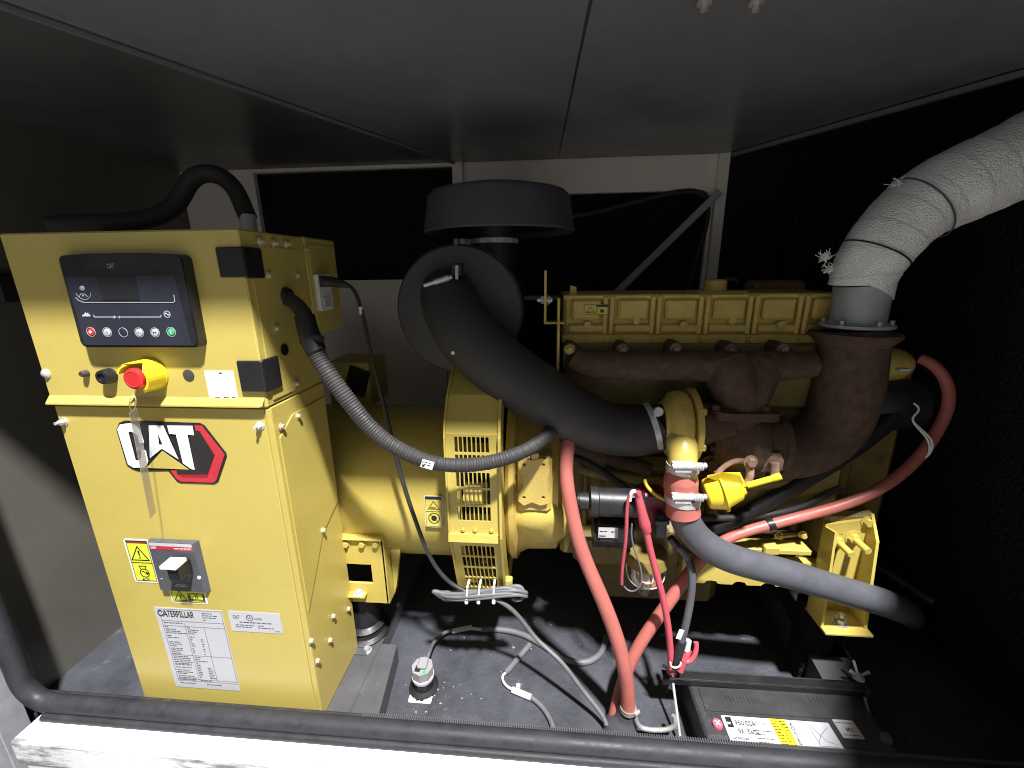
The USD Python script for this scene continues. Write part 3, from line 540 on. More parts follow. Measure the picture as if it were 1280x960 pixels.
# label on the barrel
def barrel(s, z0):                          # frame tangent to the barrel's front at height z0
    n = nv((0, -math.sqrt(max(ar ** 2 - (z0 - az) ** 2, 1e-6)), z0 - az)); O = np.array((0, ay, az)) + n * ar
    return frame(O, (1, 0, 0), np.cross(n, (1, 0, 0)) * 1.0)
lc = at(542, 628, Y=.935); TBf = barrel(0, -.590); lx0, lx1 = at(531, 628, Y=.93)[0], at(553, 628, Y=.93)[0]
tt = Polygon([(lx0 + .007, .006), (lx1 - .007, .006), ((lx0 + lx1) / 2, .030)]); cc = Point((lx0 + lx1) / 2, -.018)
sticker(alt, "warning_label", TBf, lx0, lx1, -.043, .043, "sticker_bright", [("sticker_gold", [rrect(lx0 + .002, lx1 - .002, -.041, .041, .002)]), ("ink", [])][:1], r=.003, off=.001, label="yellow rotating parts warning label on the barrel")
al = Thing(); al.loc = alt.loc; al.path = alt.path + "/warning_label"
prints(al, TBf, "ink", [stroke([(lx0 + .002, -.041), (lx1 - .002, -.041), (lx1 - .002, .041), (lx0 + .002, .041)], .0010, True), sbox(lx0 + .002, -.0005, lx1 - .002, .0008), sbox(lx0 + .002, .033, lx1 - .002, .041), tt.difference(tt.buffer(-.0018)), scribble(lx0 + .014, lx1 - .012, .009, .003), cc.buffer(.015).difference(cc.buffer(.0128)), cc.buffer(.0075), stroke([(cc.x - .010, cc.y + .010), (cc.x + .010, cc.y - .010)], .0016)], off=.0019)
for px in (443, 462, 491, 515, 538):
    q = at(px, 675, Y=.985); z = q[2]; n = nv((0, -math.sqrt(ar ** 2 - min((z - az) ** 2, ar ** 2 * .95)), z - az)); o = np.array((q[0], ay, az)) + n * ar
    part(alt, "screw", lathe([(.004, 0), (.004, .002), (0, .003)], o, n, 10), "brass", 40)
# mounting foot
F = lambda px, py: at(px, py, Y=.93)
fx0, fx1 = -.62, at(480, 690, Y=.93)[0]
fz1, fz0 = F(470, 673)[2], F(470, 752)[2]
plate = sbox(fx0, fz0, fx1, fz1).difference(sbox(fx0 + .06, F(450, 728)[2], F(464, 700)[0], F(450, 704)[2]))
foot = part(alt, "mounting_foot", cat(ext(plate, FR(.934), .008), box(fx0, fx1 + .002, .915, .99, fz1, fz1 + .006, .002), hull([(fx1 - .004, y, z) for y, z in ((.926, fz1), (.926, fz0), (.99, fz0), (1.10, fz1 + .0))] + [(fx1 + .003, y, z) for y, z in ((.926, fz1), (.926, fz0), (.99, fz0), (1.10, fz1))])), "guard_yellow")
part(alt, "mounting_foot", ext(Polygon([(fx1 + .004, fz1 - .045), (F(497, 706)[0], fz1 - .045), (F(490, 735)[0], fz0 + .03), (fx1 + .004, fz0)]), FR(.968), .006), "guard_yellow")
for px in (434, 454, 471):
    q = F(px, 678); part(alt, "bolt", hexbolt((q[0], .926, q[2]), (0, -1, 0), .0085, .009), "guard_yellow")
q = F(451, 736); part(alt, "ledge", box(q[0] - .03, q[0] + .02, .905, .926, q[2] - .010, q[2] - .005, .001), "guard_yellow")
part(alt, "bolt", hexbolt((q[0], .916, q[2] - .005), (0, 0, 1), .009, .010), "zinc")
part(alt, "rubber_mount", lathe([(0, 0), (.062, 0), (.066, .008), (.055, .016), (.052, .028), (.058, .038), (.045, .048), (.038, fz0 + 1.04), (0, fz0 + 1.04)], (at(452, 762, Y=.965)[0], .985, -1.04), (0, 0, 1), 32), "black_rubber", 35)
part(alt, "mount_plate", box(-.66, -.50, .90, 1.07, -1.0395, -1.035, .001), "tube_grey")
part(alt, "terminal_box", box(at(409, 470, Y=1.25)[0], at(461, 470, Y=1.25)[0], 1.25, 1.40, -.42, at(430, 453, Y=1.25)[2], .004), "guard_yellow")
part(alt, "box_window", moved(box(-.035, .035, 0, .004, -.045, .045, .002), trimesh.transformations.translation_matrix(at(446, 477, Y=1.244)) @ trimesh.transformations.rotation_matrix(.35, (0, 1, 0))), "black_plastic")

# ================================================================ ENGINE
eng = thing("diesel_engine", "yellow diesel engine with ribbed valve cover and rusty exhaust manifold", "engine", (.40, 1.15, -1.0))
# flywheel housing
part(eng, "flywheel_housing", lathe([(0, 0), (.25, 0), (.262, .01), (.262, .022), (.246, .03), (.236, .05), (.232, .13), (.20, .15), (0, .15)], (GX1 + .006, 1.15, -.56), (1, 0, 0), 64), "engine_yellow", 35)
bul = at(668, 650, Y=.90)
part(eng, "housing_pocket", hull(list(trimesh.creation.icosphere(2, .06).vertices * (1.25, .7, .9) + bul + (0, .035, .0)) + list(trimesh.creation.icosphere(2, .055).vertices * (1.2, .6, .8) + bul + (.025, .05, -.05))), "guard_yellow", 50)
# hourglass cover plate
hp = []
for px, py in ((649, 579), (656, 574), (665, 577), (677, 574), (685, 579), (686, 588), (683, 598), (683, 612), (686, 622), (684, 629), (676, 631), (665, 627), (655, 631), (649, 626), (649, 618), (655, 608), (655, 597), (650, 588)):
    q = at(px, py, Y=.885); hp.append((q[0], q[2]))
plate = Polygon(hp).buffer(.002); holes = [at(px, py, Y=.885) for px, py in ((655, 581), (679, 581), (655, 622), (679, 622))]
plate = plate.difference(unary_union([Point(h[0], h[2]).buffer(.0042) for h in holes]))
part(eng, "cover_plate", ext(plate, FR(.893), .008), "engine_yellow")
part(eng, "cover_plate_tab", box(at(664, 570, Y=.89)[0], at(674, 570, Y=.89)[0], .887, .91, at(664, 577, Y=.89)[2], at(664, 566, Y=.89)[2]), "engine_yellow")
part(eng, "cover_backing", box(at(647, 600, Y=.9)[0], at(690, 600, Y=.9)[0], .8935, .96, at(660, 640, Y=.9)[2], at(660, 570, Y=.9)[2], .01), "engine_yellow")
# block, head, pan
part(eng, "cylinder_block", box(.045, .80, 1.055, 1.36, -.80, -.335, .012), "dirty_shaded_yellow")
part(eng, "cylinder_head", box(.050, .76, 1.040, 1.34, -.335, -.172, .006), "dirty_shaded_yellow")
for k in range(6):
    x = .10 + k * .112
    part(eng, "block_rib", box(x, x + .018, 1.035, 1.06, -.72, -.36, .006), "dirty_shaded_yellow")
for k in range(9):
    x = .09 + k * .075
    part(eng, "block_boss", lathe([(.016, 0), (.015, .018), (.009, .02), (.009, .016), (0, .016)], (x, 1.056, -.39 - .05 * (k % 3)), (0, -1, 0), 18), "dirty_shaded_yellow", 40)
part(eng, "side_cover", box(.16, .34, 1.01, 1.06, -.66, -.47, .02), "dirty_shaded_yellow")
part(eng, "oil_cooler", box(.46, .74, .985, 1.06, -.62, -.45, .025), "dirty_shaded_yellow")
zp = at(920, 732, Y=.96)[2]
sc = [(.36, zp + .075), (.70, zp + .075), (.70, zp)]
x = .70
while x > .40:
    sc += [(x - .028, zp), (x - .034, zp + .008), (x - .048, zp + .010), (x - .058, zp + .008), (x - .064, zp)]; x -= .072
sc += [(.36, zp)]
part(eng, "oil_pan_rail", ext(Polygon(sc), FR(.985), .022), "guard_yellow")
part(eng, "oil_pan", box(.08, .74, .995, 1.34, zp + .004, zp + .11, .02), "dirty_shaded_yellow")
part(eng, "pan_ledge", box(at(920, 690, Y=.95)[0], .66, .945, .99, at(930, 690, Y=.95)[2], at(930, 684, Y=.95)[2], .002), "guard_yellow")
part(eng, "pan_block", box(at(955, 686, Y=.94)[0], at(974, 686, Y=.94)[0], .935, .96, at(955, 692, Y=.94)[2], at(955, 683, Y=.94)[2], .002), "guard_yellow")
for px, py in ((973, 669), (955, 684), (1003, 668)):
    q = at(px, py, Y=.97); part(eng, "bolt", hexbolt(q, (0, -1, 0), .007, .01), "engine_yellow")
# valve cover
vx0, vx1 = .042, .70; vt = -.057
vc = part(eng, "valve_cover", cat(box(vx0, vx1, 1.062, 1.27, -.172, vt, .008), box(vx0 - .004, vx1 + .004, 1.048, 1.28, -.176, -.152, .004), box(vx0 - .002, vx1 + .002, 1.054, 1.272, vt - .010, vt + .002, .003)), "engine_yellow")
pitch = .1135
for k in range(6):
    x = vx0 + .018 + k * pitch
    w = min(pitch - .040, vx1 - x - .01)
    part(vc, "raised_panel", box(x, x + w, 1.046, 1.066, -.117, vt - .008, .006), "engine_yellow")
    part(vc, "lower_panel", box(x - .006, x + w + .016, 1.0505, 1.066, -.147, -.128, .003), "engine_yellow")
    if k < 5:
        for dx in (.006, .022): part(vc, "rib", cat(cyl((x + w + dx + .004, 1.053, -.150), (x + w + dx + .004, 1.053, vt - .003), .0062, n=14)), "engine_yellow", 40)
    part(vc, "boss", lathe([(.010, 0), (.009, .0085), (.007, .0095), (0, .0095)], (x + w * .62 + (.0 if k else -.005), 1.054, -.128 if k % 2 == 0 else -.118), (0, -1, 0), 16), "engine_yellow", 40)
    q = (x + w + .018, 1.045, -.162); part(vc, "cover_bolt", hexbolt(q, (0, -1, 0), .006, .007), "engine_yellow")
lab0, lab1 = at(730, 393, Y=1.045), at(760, 381, Y=1.045)
TV = FR(1.0455)
lw = lab1[0] - lab0[0]; lh = lab1[2] - lab0[2]; t3 = Polygon([(lab0[0] + .003, lab0[2] + .003), (lab0[0] + lw * .48, lab0[2] + .003), (lab0[0] + lw * .26, lab1[2] - .003)])
wl2 = part(eng, "warning_label", ext(rrect(lab0[0] - .001, lab1[0] + .001, lab0[2] - .001, lab1[2] + .001, .002), TV, .0006, .0003), "sticker_gold", label="small yellow hot surface label on the valve cover")
prints(wl2, TV, "ink", [stroke([(lab0[0], lab0[2]), (lab1[0], lab0[2]), (lab1[0], lab1[2]), (lab0[0], lab1[2])], .0009, True), t3.difference(t3.buffer(-.0014)), sbox(lab0[0] + lw * .51, lab0[2], lab0[0] + lw * .53, lab1[2]), sbox(lab0[0] + lw * .53, lab1[2] - .005, lab1[0], lab1[2]), Point(lab0[0] + lw * .76, lab0[2] + .008).buffer(.0045), stroke([(lab0[0] + .008, lab0[2] + .006), (lab0[0] + lw * .3, lab0[2] + .006)], .0015)])
q = at(893, 364, Y=1.13)
part(eng, "filler_cap", lathe([(.034, -.01), (.034, .004), (.028, .006), (.027, .030), (.022, .034), (0, .034)], (q[0], 1.13, vt), (0, 0, 1), 28), "engine_yellow", 35)
part(eng, "filler_base", box(q[0] - .055, q[0] + .065, 1.09, 1.19, vt, vt + .006, .002), "engine_yellow")
q = at(906, 352, Y=1.2); part(eng, "injector_line", tube([(q[0], 1.2, vt), (q[0], 1.2, q[2] + .002), (q[0] + .04, 1.22, q[2])], .006, 10), "rust_iron", 40)
part(eng, "intake_cover", box(at(945, 356, Y=1.28)[0], at(1010, 356, Y=1.28)[0], 1.28, 1.36, vt - .05, at(960, 351, Y=1.28)[2], .01), "dirty_shaded_yellow")
q = at(717, 367, Y=1.05); part(eng, "lifting_eye", ext(Polygon([(q[0] - .010, vt - .01), (q[0] + .010, vt - .01), (q[0] + .008, vt + .02), (q[0] - .006, vt + .024)]), FR(1.085), .008), "engine_yellow")
# sheet bracket left of the cover
s0, s1, s2 = at(682, 338, Y=1.02), at(682, 402, Y=1.02), at(700, 402, Y=1.02)
part(eng, "sheet_bracket", cat(box(s0[0] - .003, s0[0] + .003, 1.0, 1.04, s1[2], s0[2], .001), box(s0[0] - .003, s2[0] + .01, 1.0, 1.04, s1[2] - .004, s1[2] + .001, .001)), "guard_yellow")
q = at(683, 375, Y=1.02); part(eng, "bolt", cat(cyl(q + (-.022, 0, 0), q + (.014, 0, 0), .005, n=10), hexbolt(q + (-.004, 0, 0), (-1, 0, 0), .010, .008), hexbolt(q + (.003, 0, 0), (1, 0, 0), .009, .006)), "zinc")
part(eng, "end_plate", ext(Polygon([(1.0, -.06), (1.06, -.06), (1.06, -.25), (.985, -.25), (.985, -.14)]), FX(at(696, 420, Y=1.02)[0]), .006), "engine_yellow")
# exhaust manifold
mz = at(800, 456, Y=.985)[2]
part(eng, "exhaust_manifold", cat(tube([at(716, 447, Y=.99), at(735, 454, Y=.985), at(800, 457, Y=.98), at(880, 458, Y=.98), at(960, 458, Y=.98), at(1015, 455, Y=.985)], [.028, .033, .034, .036, .036, .030], 20)), "rust_iron", 50)
for k, (px, py) in enumerate(((712, 436), (777, 436), (843, 435), (911, 436), (975, 436))):
    q = at(px, py, Y=1.0)
    pol = Polygon([(q[0] - .014, q[2] - .045), (q[0] - .016, q[2] + .004), (q[0] - .006, q[2] + .016), (q[0] + .010, q[2] + .014), (q[0] + .026, q[2] - .004), (q[0] + .042, q[2] - .030), (q[0] + .042, q[2] - .05)]).buffer(-.003).buffer(.003)
    part(eng, "manifold_ear", cat(ext(pol, FR(1.04), .05), tube([(q[0] + .012, 1.04, q[2] - .02), (q[0] + .014, 1.0, q[2] - .03), (q[0] + .016, .985, mz)], .026, 14)), "rust_iron", 40)
    part(eng, "manifold_bolt", cat(hexbolt((q[0], .989, q[2]), (0, -1, 0), .0085, .010)), "rust_light" if k else "engine_yellow", 30)
# collector and turbine
Cc0 = at(918, 470, Y=.955)
part(eng, "collector", tube([at(905, 452, Y=.985), at(912, 470, Y=.972), at(921, 496, Y=.962), at(924, 516, Y=.958)], [.050, .056, .050, .044], 24), "rust_iron", 60)
part(eng, "collector", tube([at(952, 452, Y=.985), at(945, 474, Y=.972), at(934, 498, Y=.962), at(930, 516, Y=.958)], [.040, .044, .044, .042], 24), "rust_iron", 60)
fq0 = at(927, 512, Y=.955)
part(eng, "collector_flange", ext(rrect(fq0[0] - .072, fq0[0] + .068, .905, 1.02, .022), FZ(fq0[2] - .012), .018), "rust_iron")
part(eng, "turbine_neck", tube([fq0 + (0, .005, -.008), at(925, 535, Y=.955), at(925, 556, Y=.96)], [.046, .048, .062], 24), "rust_iron", 60)
tc = at(925, 552, Y=.97)
part(eng, "turbine_housing", lathe([(0, -.075), (.05, -.075), (.062, -.06), (.075, -.035), (.088, 0), (.080, .030), (.062, .045), (.060, .075), (.066, .078), (.066, .09), (0, .09)], tc, (1, 0, 0), 48), "rust_iron", 45)
for a in np.linspace(0, 2 * np.pi, 7)[:-1]:
    q = tc + (-.076, .045 * math.cos(a), .045 * math.sin(a)); part(eng, "turbine_bolt", hexbolt(q, (-1, 0, 0), .006, .008), "rust_iron")
for px, py in ((895, 506), (958, 507)):
    q = at(px, py, Y=.925); part(eng, "collector_nut", hexbolt((q[0], .925, fq0[2] + .006), (0, 0, 1), .010, .012), "rust_iron")
# exhaust elbow up to the pipe flange
part(eng, "exhaust_elbow", tube([at(965, 565, Y=.99), at(1000, 562, Y=1.0), at(1035, 540, Y=1.01), at(1055, 500, Y=1.01), at(1064, 450, Y=1.0), at(1067, 414, Y=1.0)], [.062, .066, .070, .072, .068, .066], 28, .012), "rust_iron", 50)
part(eng, "elbow_flange", lathe([(.066, -.03), (.082, -.012), (.086, -.008), (.086, 0), (0, 0)], at(1068, 415, Y=1.0), (0, 0, 1), 36), "rust_iron", 40)
# compressor
cy, cz = .955, at(852, 536, Y=.93)[2]; cx = at(833, 536, Y=.93)[0]
part(eng, "compressor_housing", cat(lathe([(.050, -.008), (.056, -.007), (.058, .0), (.066, .004), (.078, .012), (.083, .028), (.080, .044), (.070, .052), (0, .052)], (cx, cy, cz), (1, 0, 0), 56)), "engine_yellow", 40)
part(eng, "compressor_plate", lathe([(.05, .052), (.084, .0522), (.087, .055), (.087, .064), (.075, .068), (0, .068)], (cx, cy, cz), (1, 0, 0), 56), "engine_yellow", 35)
for a in np.linspace(.3, 2 * np.pi + .3, 7)[:-1]:
    q = np.array((cx + .066, cy + .079 * math.cos(a), cz + .079 * math.sin(a))); part(eng, "clamp_bolt", cat(box(q[0] - .012, q[0] + .006, q[1] - .008, q[1] + .008, q[2] - .008, q[2] + .008, .003)), "engine_yellow")
o1, o2 = at(853, 545, Y=.885), at(853, 596, Y=.860)
part(eng, "compressor_outlet", tube([(o1[0] + .004, .90, cz - .02), (o1[0], .875, at(853, 566, Y=.87)[2]), at(853, 580, Y=.862), o2], [.034, .032, .030, .030], 24), "guard_yellow", 50)
part(eng, "bearing_housing", lathe([(0, 0), (.055, 0), (.048, .03), (.055, .07), (0, .07)], (cx + .076, cy + .01, cz), (1, 0, 0), 32), "rust_iron", 40)
# wastegate actuator
wa = at(906, 613, Y=.875); wn = nv(at(938, 590, Y=.865) - at(890, 625, Y=.885) + (0, 0, 0)); wn = nv((.92, -.06, .30))
part(eng, "wastegate_can", lathe([(0, -.042), (.030, -.042), (.033, -.039), (.040, -.010), (.0455, -.009), (.0455, -.005), (.0385, -.003), (.027, .030), (.020, .034), (.018, .040), (0, .040)], wa, wn, 32), "bright_yellow", 25)
part(eng, "wastegate_hood", hull([at(px, py, Y=y) for px, py, y in ((884, 594, .86), (905, 590, .85), (925, 590, .85), (933, 607, .86), (884, 597, .86), (925, 595, .85), (932, 612, .86), (905, 590, .88), (884, 595, .88), (930, 606, .88))]), "bright_yellow")
part(eng, "wastegate_rod", cat(tube([at(925, 609, Y=.86), at(935, 606, Y=.855)], .0035, 10), tube([at(934, 607, Y=.856), at(966, 598, Y=.85)], .0068, 12), tube([at(966, 598, Y=.85), at(976, 595, Y=.848)], .008, 10)), "bright_yellow", 40)
part(eng, "wastegate_lever", cat(tube([at(934, 578, Y=.88), at(938, 590, Y=.872), at(934, 604, Y=.868)], .008, 12), hexbolt(at(938, 577, Y=.872), (0, -1, 0), .010, .010)), "rust_light", 40)
part(eng, "wastegate_bracket", tube([at(932, 577, Y=.885), at(917, 577, Y=.88), at(902, 586, Y=.875), at(896, 594, Y=.872), at(903, 596, Y=.870)], .006, 10), "rust_light", 40)
part(eng, "turbine_boss", cat(hull([at(px, py, Y=y) for px, py, y in ((925, 565, .90), (975, 566, .90), (980, 576, .885), (978, 588, .885), (930, 572, .895), (950, 590, .90), (925, 565, .95), (978, 570, .95))]), cyl(at(968, 578, Y=.882), at(968, 592, Y=.878), .010, n=16)), "rust_light", 30)
# starter motor and fuel filter
s0, s1 = at(737, 637, Y=.845), at(803, 637, Y=.845)
L = s1[0] - s0[0]
st = part(eng, "starter_motor", lathe([(0, -.02), (.020, -.02), (.020, 0), (.036, .004), (.036, L * .18), (.033, L * .2), (.033, L), (.022, L + .012), (0, L + .012)], s0 + (0, .035, 0), (1, 0, 0), 36), "black_plastic", 35)
part(eng, "starter_solenoid", cat(lathe([(0, 0), (.040, 0), (.040, .09), (.03, .10), (0, .10)], at(742, 668, Y=.90) + (0, .02, 0), (1, 0, 0), 32), box(at(745, 700, Y=.88)[0], at(790, 700, Y=.88)[0], .875, .95, at(745, 678, Y=.88)[2], at(745, 655, Y=.88)[2], .006)), "black_plastic", 35)
part(eng, "starter_nose", cyl(at(722, 634, Y=.85) + (0, .03, 0), s0 + (0, .035, 0), .016, .020), "black_plastic", 40)
a0, a1 = at(748, 673, Y=.868), at(773, 661, Y=.868); TA = FR(.872)
sb = part(eng, "part_label", ext(sbox(a0[0], a0[2], a1[0], a1[2]), TA, .0006), "sticker_white")
part(sb, "print", cat(ext(scribble(a0[0] + .003, a0[0] + .02, (a0[2] + a1[2]) / 2 + .002, .002), TA, .0003, .0006), ext(scribble(a0[0] + .002, a0[0] + .022, a0[2] + .003, .003), TA, .0003, .0006), ext(scribble(a1[0] - .016, a1[0] - .003, (a0[2] + a1[2]) / 2 + .001, .003), TA, .0003, .0006)), "ink")
part(eng, "red_block", box(at(802, 640, Y=.93)[0], at(832, 640, Y=.93)[0], .93, 1.0, at(815, 665, Y=.93)[2], at(815, 618, Y=.93)[2], .006), "wine_red")
part(eng, "black_bracket", cat(box(at(820, 660, Y=.91)[0], at(833, 660, Y=.91)[0], .905, .96, at(820, 672, Y=.91)[2], at(820, 645, Y=.91)[2], .003), box(at(818, 660, Y=.90)[0], at(836, 660, Y=.90)[0], .895, .91, at(820, 655, Y=.90)[2], at(820, 650, Y=.90)[2], .002)), "tube_grey")
fq = at(806, 712, Y=.92)
part(eng, "filter_head", lathe([(0, .055), (.05, .055), (.055, .03), (.05, .025), (0, .025)], fq, (0, 0, 1), 32), "dirty_shaded_yellow", 35)
part(eng, "filter_bowl", lathe([(.040, .028), (.042, .0), (.038, -.028), (.026, -.042), (.012, -.046), (0, -.046)], fq, (0, 0, 1), 36), "amber_bowl", 50)
part(eng, "bowl_clip", tube([fq + (-.046, -.01, .03), fq + (-.047, -.014, .0), fq + (-.03, -.036, -.018), fq + (.02, -.045, -.014), fq + (.044, -.02, .0), fq + (.047, -.01, .03)], .0016, 8, .004), "zinc", 40)
part(eng, "pump_body", box(.17, .36, .95, 1.06, -.75, -.62, .02), "dirty_shaded_yellow")
part(eng, "oil_line", tube([at(806, 600, Y=.93), at(812, 612, Y=.91), at(826, 622, Y=.90), at(840, 628, Y=.90)], .0045, 10), "bright_yellow", 40)
part(eng, "rust_line", tube([at(700, 545, Y=1.0), at(730, 562, Y=.99), at(770, 575, Y=.99), at(812, 588, Y=.99)], .018, 12), "rust_iron", 40)
# charging alternator and its pale leads at the dark end
cq = at(1118, 505, Y=1.08)
part(eng, "charging_alternator", lathe([(0, -.07), (.05, -.07), (.062, -.05), (.066, 0), (.062, .04), (.03, .05), (0, .05)], cq, (1, 0, 0), 32), "black_plastic", 35)
for d in (0, .006):
    part(eng, "pale_lead", tube([at(1142, 504, Y=1.0), at(1147, 515, Y=.99), at(1141, 523, Y=.99), at(1152, 540, Y=.98) + (d, 0, 0), at(1162, 558, Y=.98) + (d, 0, 0), at(1158, 571, Y=.98), at(1146, 573, Y=.99)], .0022, 8, .006), "white_plastic", 40)
q = at(1130, 462, Y=1.0); part(eng, "lead_clip", box(q[0] - .012, q[0] + .012, .995, 1.01, q[2] - .003, q[2] + .003, .001), "pale_plastic")
part(eng, "thermostat_housing", hull(list(trimesh.creation.icosphere(2, .05).vertices * (1.1, .9, .8) + at(1110, 455, Y=1.10)) + list(trimesh.creation.icosphere(2, .04).vertices + at(1098, 470, Y=1.12))), "engine_yellow", 40)
part(eng, "timing_case", box(.78, .93, 1.08, 1.32, -.76, -.20, .03), "dirty_shaded_yellow")
part(eng, "sump", box(.16, .52, 1.08, 1.32, -.985, zp + .006, .03), "dirty_shaded_yellow")
part(eng, "sump_plug", hexbolt((.30, 1.08, -.93), (0, -1, 0), .012, .012), "dull_steel")
part(eng, "coolant_pipe", tube([(.09, 1.02, -.50), (.20, 1.0, -.515), (.45, .985, -.52), (.62, .99, -.50), (.76, 1.02, -.44)], .016, 14), "dirty_shaded_yellow", 40)
part(eng, "fuel_line", tube([(.40, 1.03, -.42), (.42, .985, -.47), (.43, .975, -.56), (.47, .98, -.62), (.56, .985, -.65), (.66, 1.0, -.66)], .006, 10), "rust_iron", 40)
part(eng, "fuel_line", tube([(.36, 1.03, -.44), (.375, .98, -.50), (.38, .97, -.60), (.41, .975, -.67), (.50, .98, -.69)], .005, 10), "dirty_shaded_yellow", 40)
part(eng, "wiring_loom", tube([(.06, 1.0, -.46), (.14, .985, -.49), (.25, .975, -.565), (.34, .97, -.60), (.48, .965, -.60), (.60, .965, -.575), (.72, .99, -.52)], .009, 12), "hose_black", 40)
part(eng, "turbo_drain", tube([(cx + .11, cy, cz - .08), (cx + .115, .97, cz - .15), (cx + .10, 1.0, cz - .22)], .013, 14), "rust_iron", 40)
part(eng, "drain_flange", hexbolt((cx + .11, cy - .02, cz - .09), (0, -1, 0), .016, .01), "rust_iron")
for k in range(7):
    part(eng, "pan_bolt", hexbolt((.12 + k * .09, .9945, zp + .095), (0, -1, 0), .006, .006), "dirty_shaded_yellow")
    part(eng, "block_bolt", hexbolt((.10 + k * .1, 1.054, -.345 - .02 * (k % 2)), (0, -1, 0), .007, .007), "dirty_shaded_yellow")
# front engine mount
br = []
BY = .965                                   # depth of the mount's back plate
zt, zb = at(1060, 665, Y=.93)[2], at(1040, 772, Y=.93)[2]
xl, xr = at(1036, 690, Y=.93)[0], at(1092, 690, Y=.93)[0]
bk = part(eng, "engine_mount", ext(Polygon([(xl, zb), (xr, zb), (xr, zt + .02), (xl, zt)]), FR(BY), .008), "guard_yellow")
part(eng, "mount_flange", hull([(xl - .003 + dx, y, z) for dx in (0, .006) for y, z in ((BY - .008, zt - .004), (BY - .045, zt + .004), (BY - .065, zb), (BY - .008, zb))]), "guard_yellow")
part(eng, "mount_flange", hull([(xr - .004 + dx, y, z) for dx in (0, .007) for y, z in ((BY - .008, zt + .035), (BY - .04, zt - .02), (BY - .065, zb), (BY - .008, zb))]), "guard_yellow")
part(eng, "mount_foot", box(xl - .004, xr + .006, BY - .085, BY, zb - .008, zb, .002), "guard_yellow")
part(eng, "mount_arm", box(xl + .005, xr + .02, BY + .0005, 1.09, zt - .10, zt + .03, .01), "dirty_shaded_yellow")
part(eng, "mount_slot", ext(Polygon([(xl + .027, zt - .027), (xl + .040, zt - .027), (xl + .033, zt - .077), (xl + .022, zt - .081)]).buffer(.003), FR(BY - .0082), .0008), "black_plastic")
for px, py in ((1046, 676), (1066, 672)):
    o = at(px, py, Y=BY - .008); part(eng, "mount_stud", cat(cyl(o, o + (0.004, -.048, -.004), .008, n=14), hexbolt(o, (0, -1, 0), .013, .010)), "guard_yellow", 30)
q = at(1084, 652, Y=BY - .008); part(eng, "bolt", hexbolt(q, (0, -1, 0), .010, .010), "guard_yellow")
fbx = at(1052, 768, Y=BY - .05)[0]; part(eng, "foot_bolt", cat(hexbolt((fbx, BY - .05, zb), (0, 0, 1), .012, .012), cyl((fbx, BY - .05, zb), (fbx, BY - .05, zb + .026), .006, n=12)), "dull_steel", 30)
part(rail2, "pedestal", box(xl + .01, xr - .02, BY - .01, BY + .06, ZF, zb - .0085, .004), "acoustic_foam")

# ================================================================ AIR CLEANER, INTAKE HOSE, EXHAUST
dc = at(575, 388, Y=1.05)
air = thing("air_cleaner", "black round air cleaner canister with wide rain cap above the alternator", "air filter", (dc[0], 1.2, -.25))
part(air, "canister", lathe([(0, 0), (.152, 0), (.152, .36), (.13, .38), (0, .38)], dc + (0, .006, 0), (0, 1, 0), 64), "filter_black", 40)
part(air, "end_cover", lathe([(.155, .012), (.160, .010), (.160, -.004), (.154, -.012), (.10, -.016), (0, -.016)], dc, (0, 1, 0), 72), "filter_black", 35)
part(air, "cover_tab", box(dc[0] - .006, dc[0] + .006, 1.035, 1.06, dc[2] + .155, dc[2] + .172, .002), "tube_grey")
nx = at(616, 320, Y=1.16)
part(air, "neck", cyl((nx[0], 1.20, -.05), (nx[0], 1.20, .12), .062, n=40), "black_plastic", 40)
part(air, "neck_clamp", ring((nx[0], 1.20, at(615, 300, Y=1.14)[2]), (0, 0, 1), .0625, .012, .004, 48), "zinc", 40)
part(air, "rain_cap", lathe([(.15, .012), (.19, 0), (.194, .004), (.180, .085), (.172, .094), (.12, .106), (0, .110)], (-.125, 1.145, .098), (0, 0, 1), 72), "filter_black", 35)
part(air, "cap_underside", lathe([(0, .04), (.06, .036), (.10, .02), (.175, .010), (.186, .004)], (-.125, 1.145, .098), (0, 0, 1), 48), "black_plastic", 40)
part(air, "filter_bracket", box(at(560, 480, Y=1.2)[0], at(578, 480, Y=1.2)[0], 1.19, 1.23, -.42, -.20, .003), "black_plastic")
part(air, "filter_bracket", box(-.06, at(697, 392, Y=1.12)[0], 1.10, 1.112, dc[2] + .02, dc[2] + .034, .002), "black_plastic")
ho = thing("intake_hose", "fat black rubber intake hose curving from the air cleaner down to the turbocharger", "hose", at(690, 500, Y=.95))
hp_ = [at(560, 368, Y=1.034), at(563, 380, Y=1.0), at(582, 415, Y=.955), at(622, 455, Y=.935), at(678, 494, Y=.935), at(735, 527, Y=.945), at(790, 540, Y=.953), (cx - .006, cy, cz)]
part(ho, "sheath", tube(hp_, [.066, .069, .071, .071, .069, .064, .0575, .0555], 40, .008), "hose_black", 60)
hd = nv(np.array(hp_[-1]) - np.array(hp_[-2]))
part(ho, "turbo_clamp", ring(np.array(hp_[-1]) - hd * .022, hd, .0568, .013, .0025, 48), "zinc", 40)
q = at(821, 514, Y=.895); part(ho, "clamp_screw", cat(cyl(q, q + (0, -.016, .004), .010, n=16), box(q[0] - .006, q[0] + .006, q[1] - .004, q[1] + .012, q[2] - .012, q[2] + .004, .002)), "zinc", 30)
part(ho, "canister_clamp", cat(cyl(at(530, 357, Y=.955), at(565, 346, Y=.955), .0045, n=12), cyl(at(543, 353, Y=.955), at(561, 347, Y=.955), .0065, n=12), cyl(at(571, 332, Y=.965), at(571, 349, Y=.96), .004, n=10)), "zinc", 30)
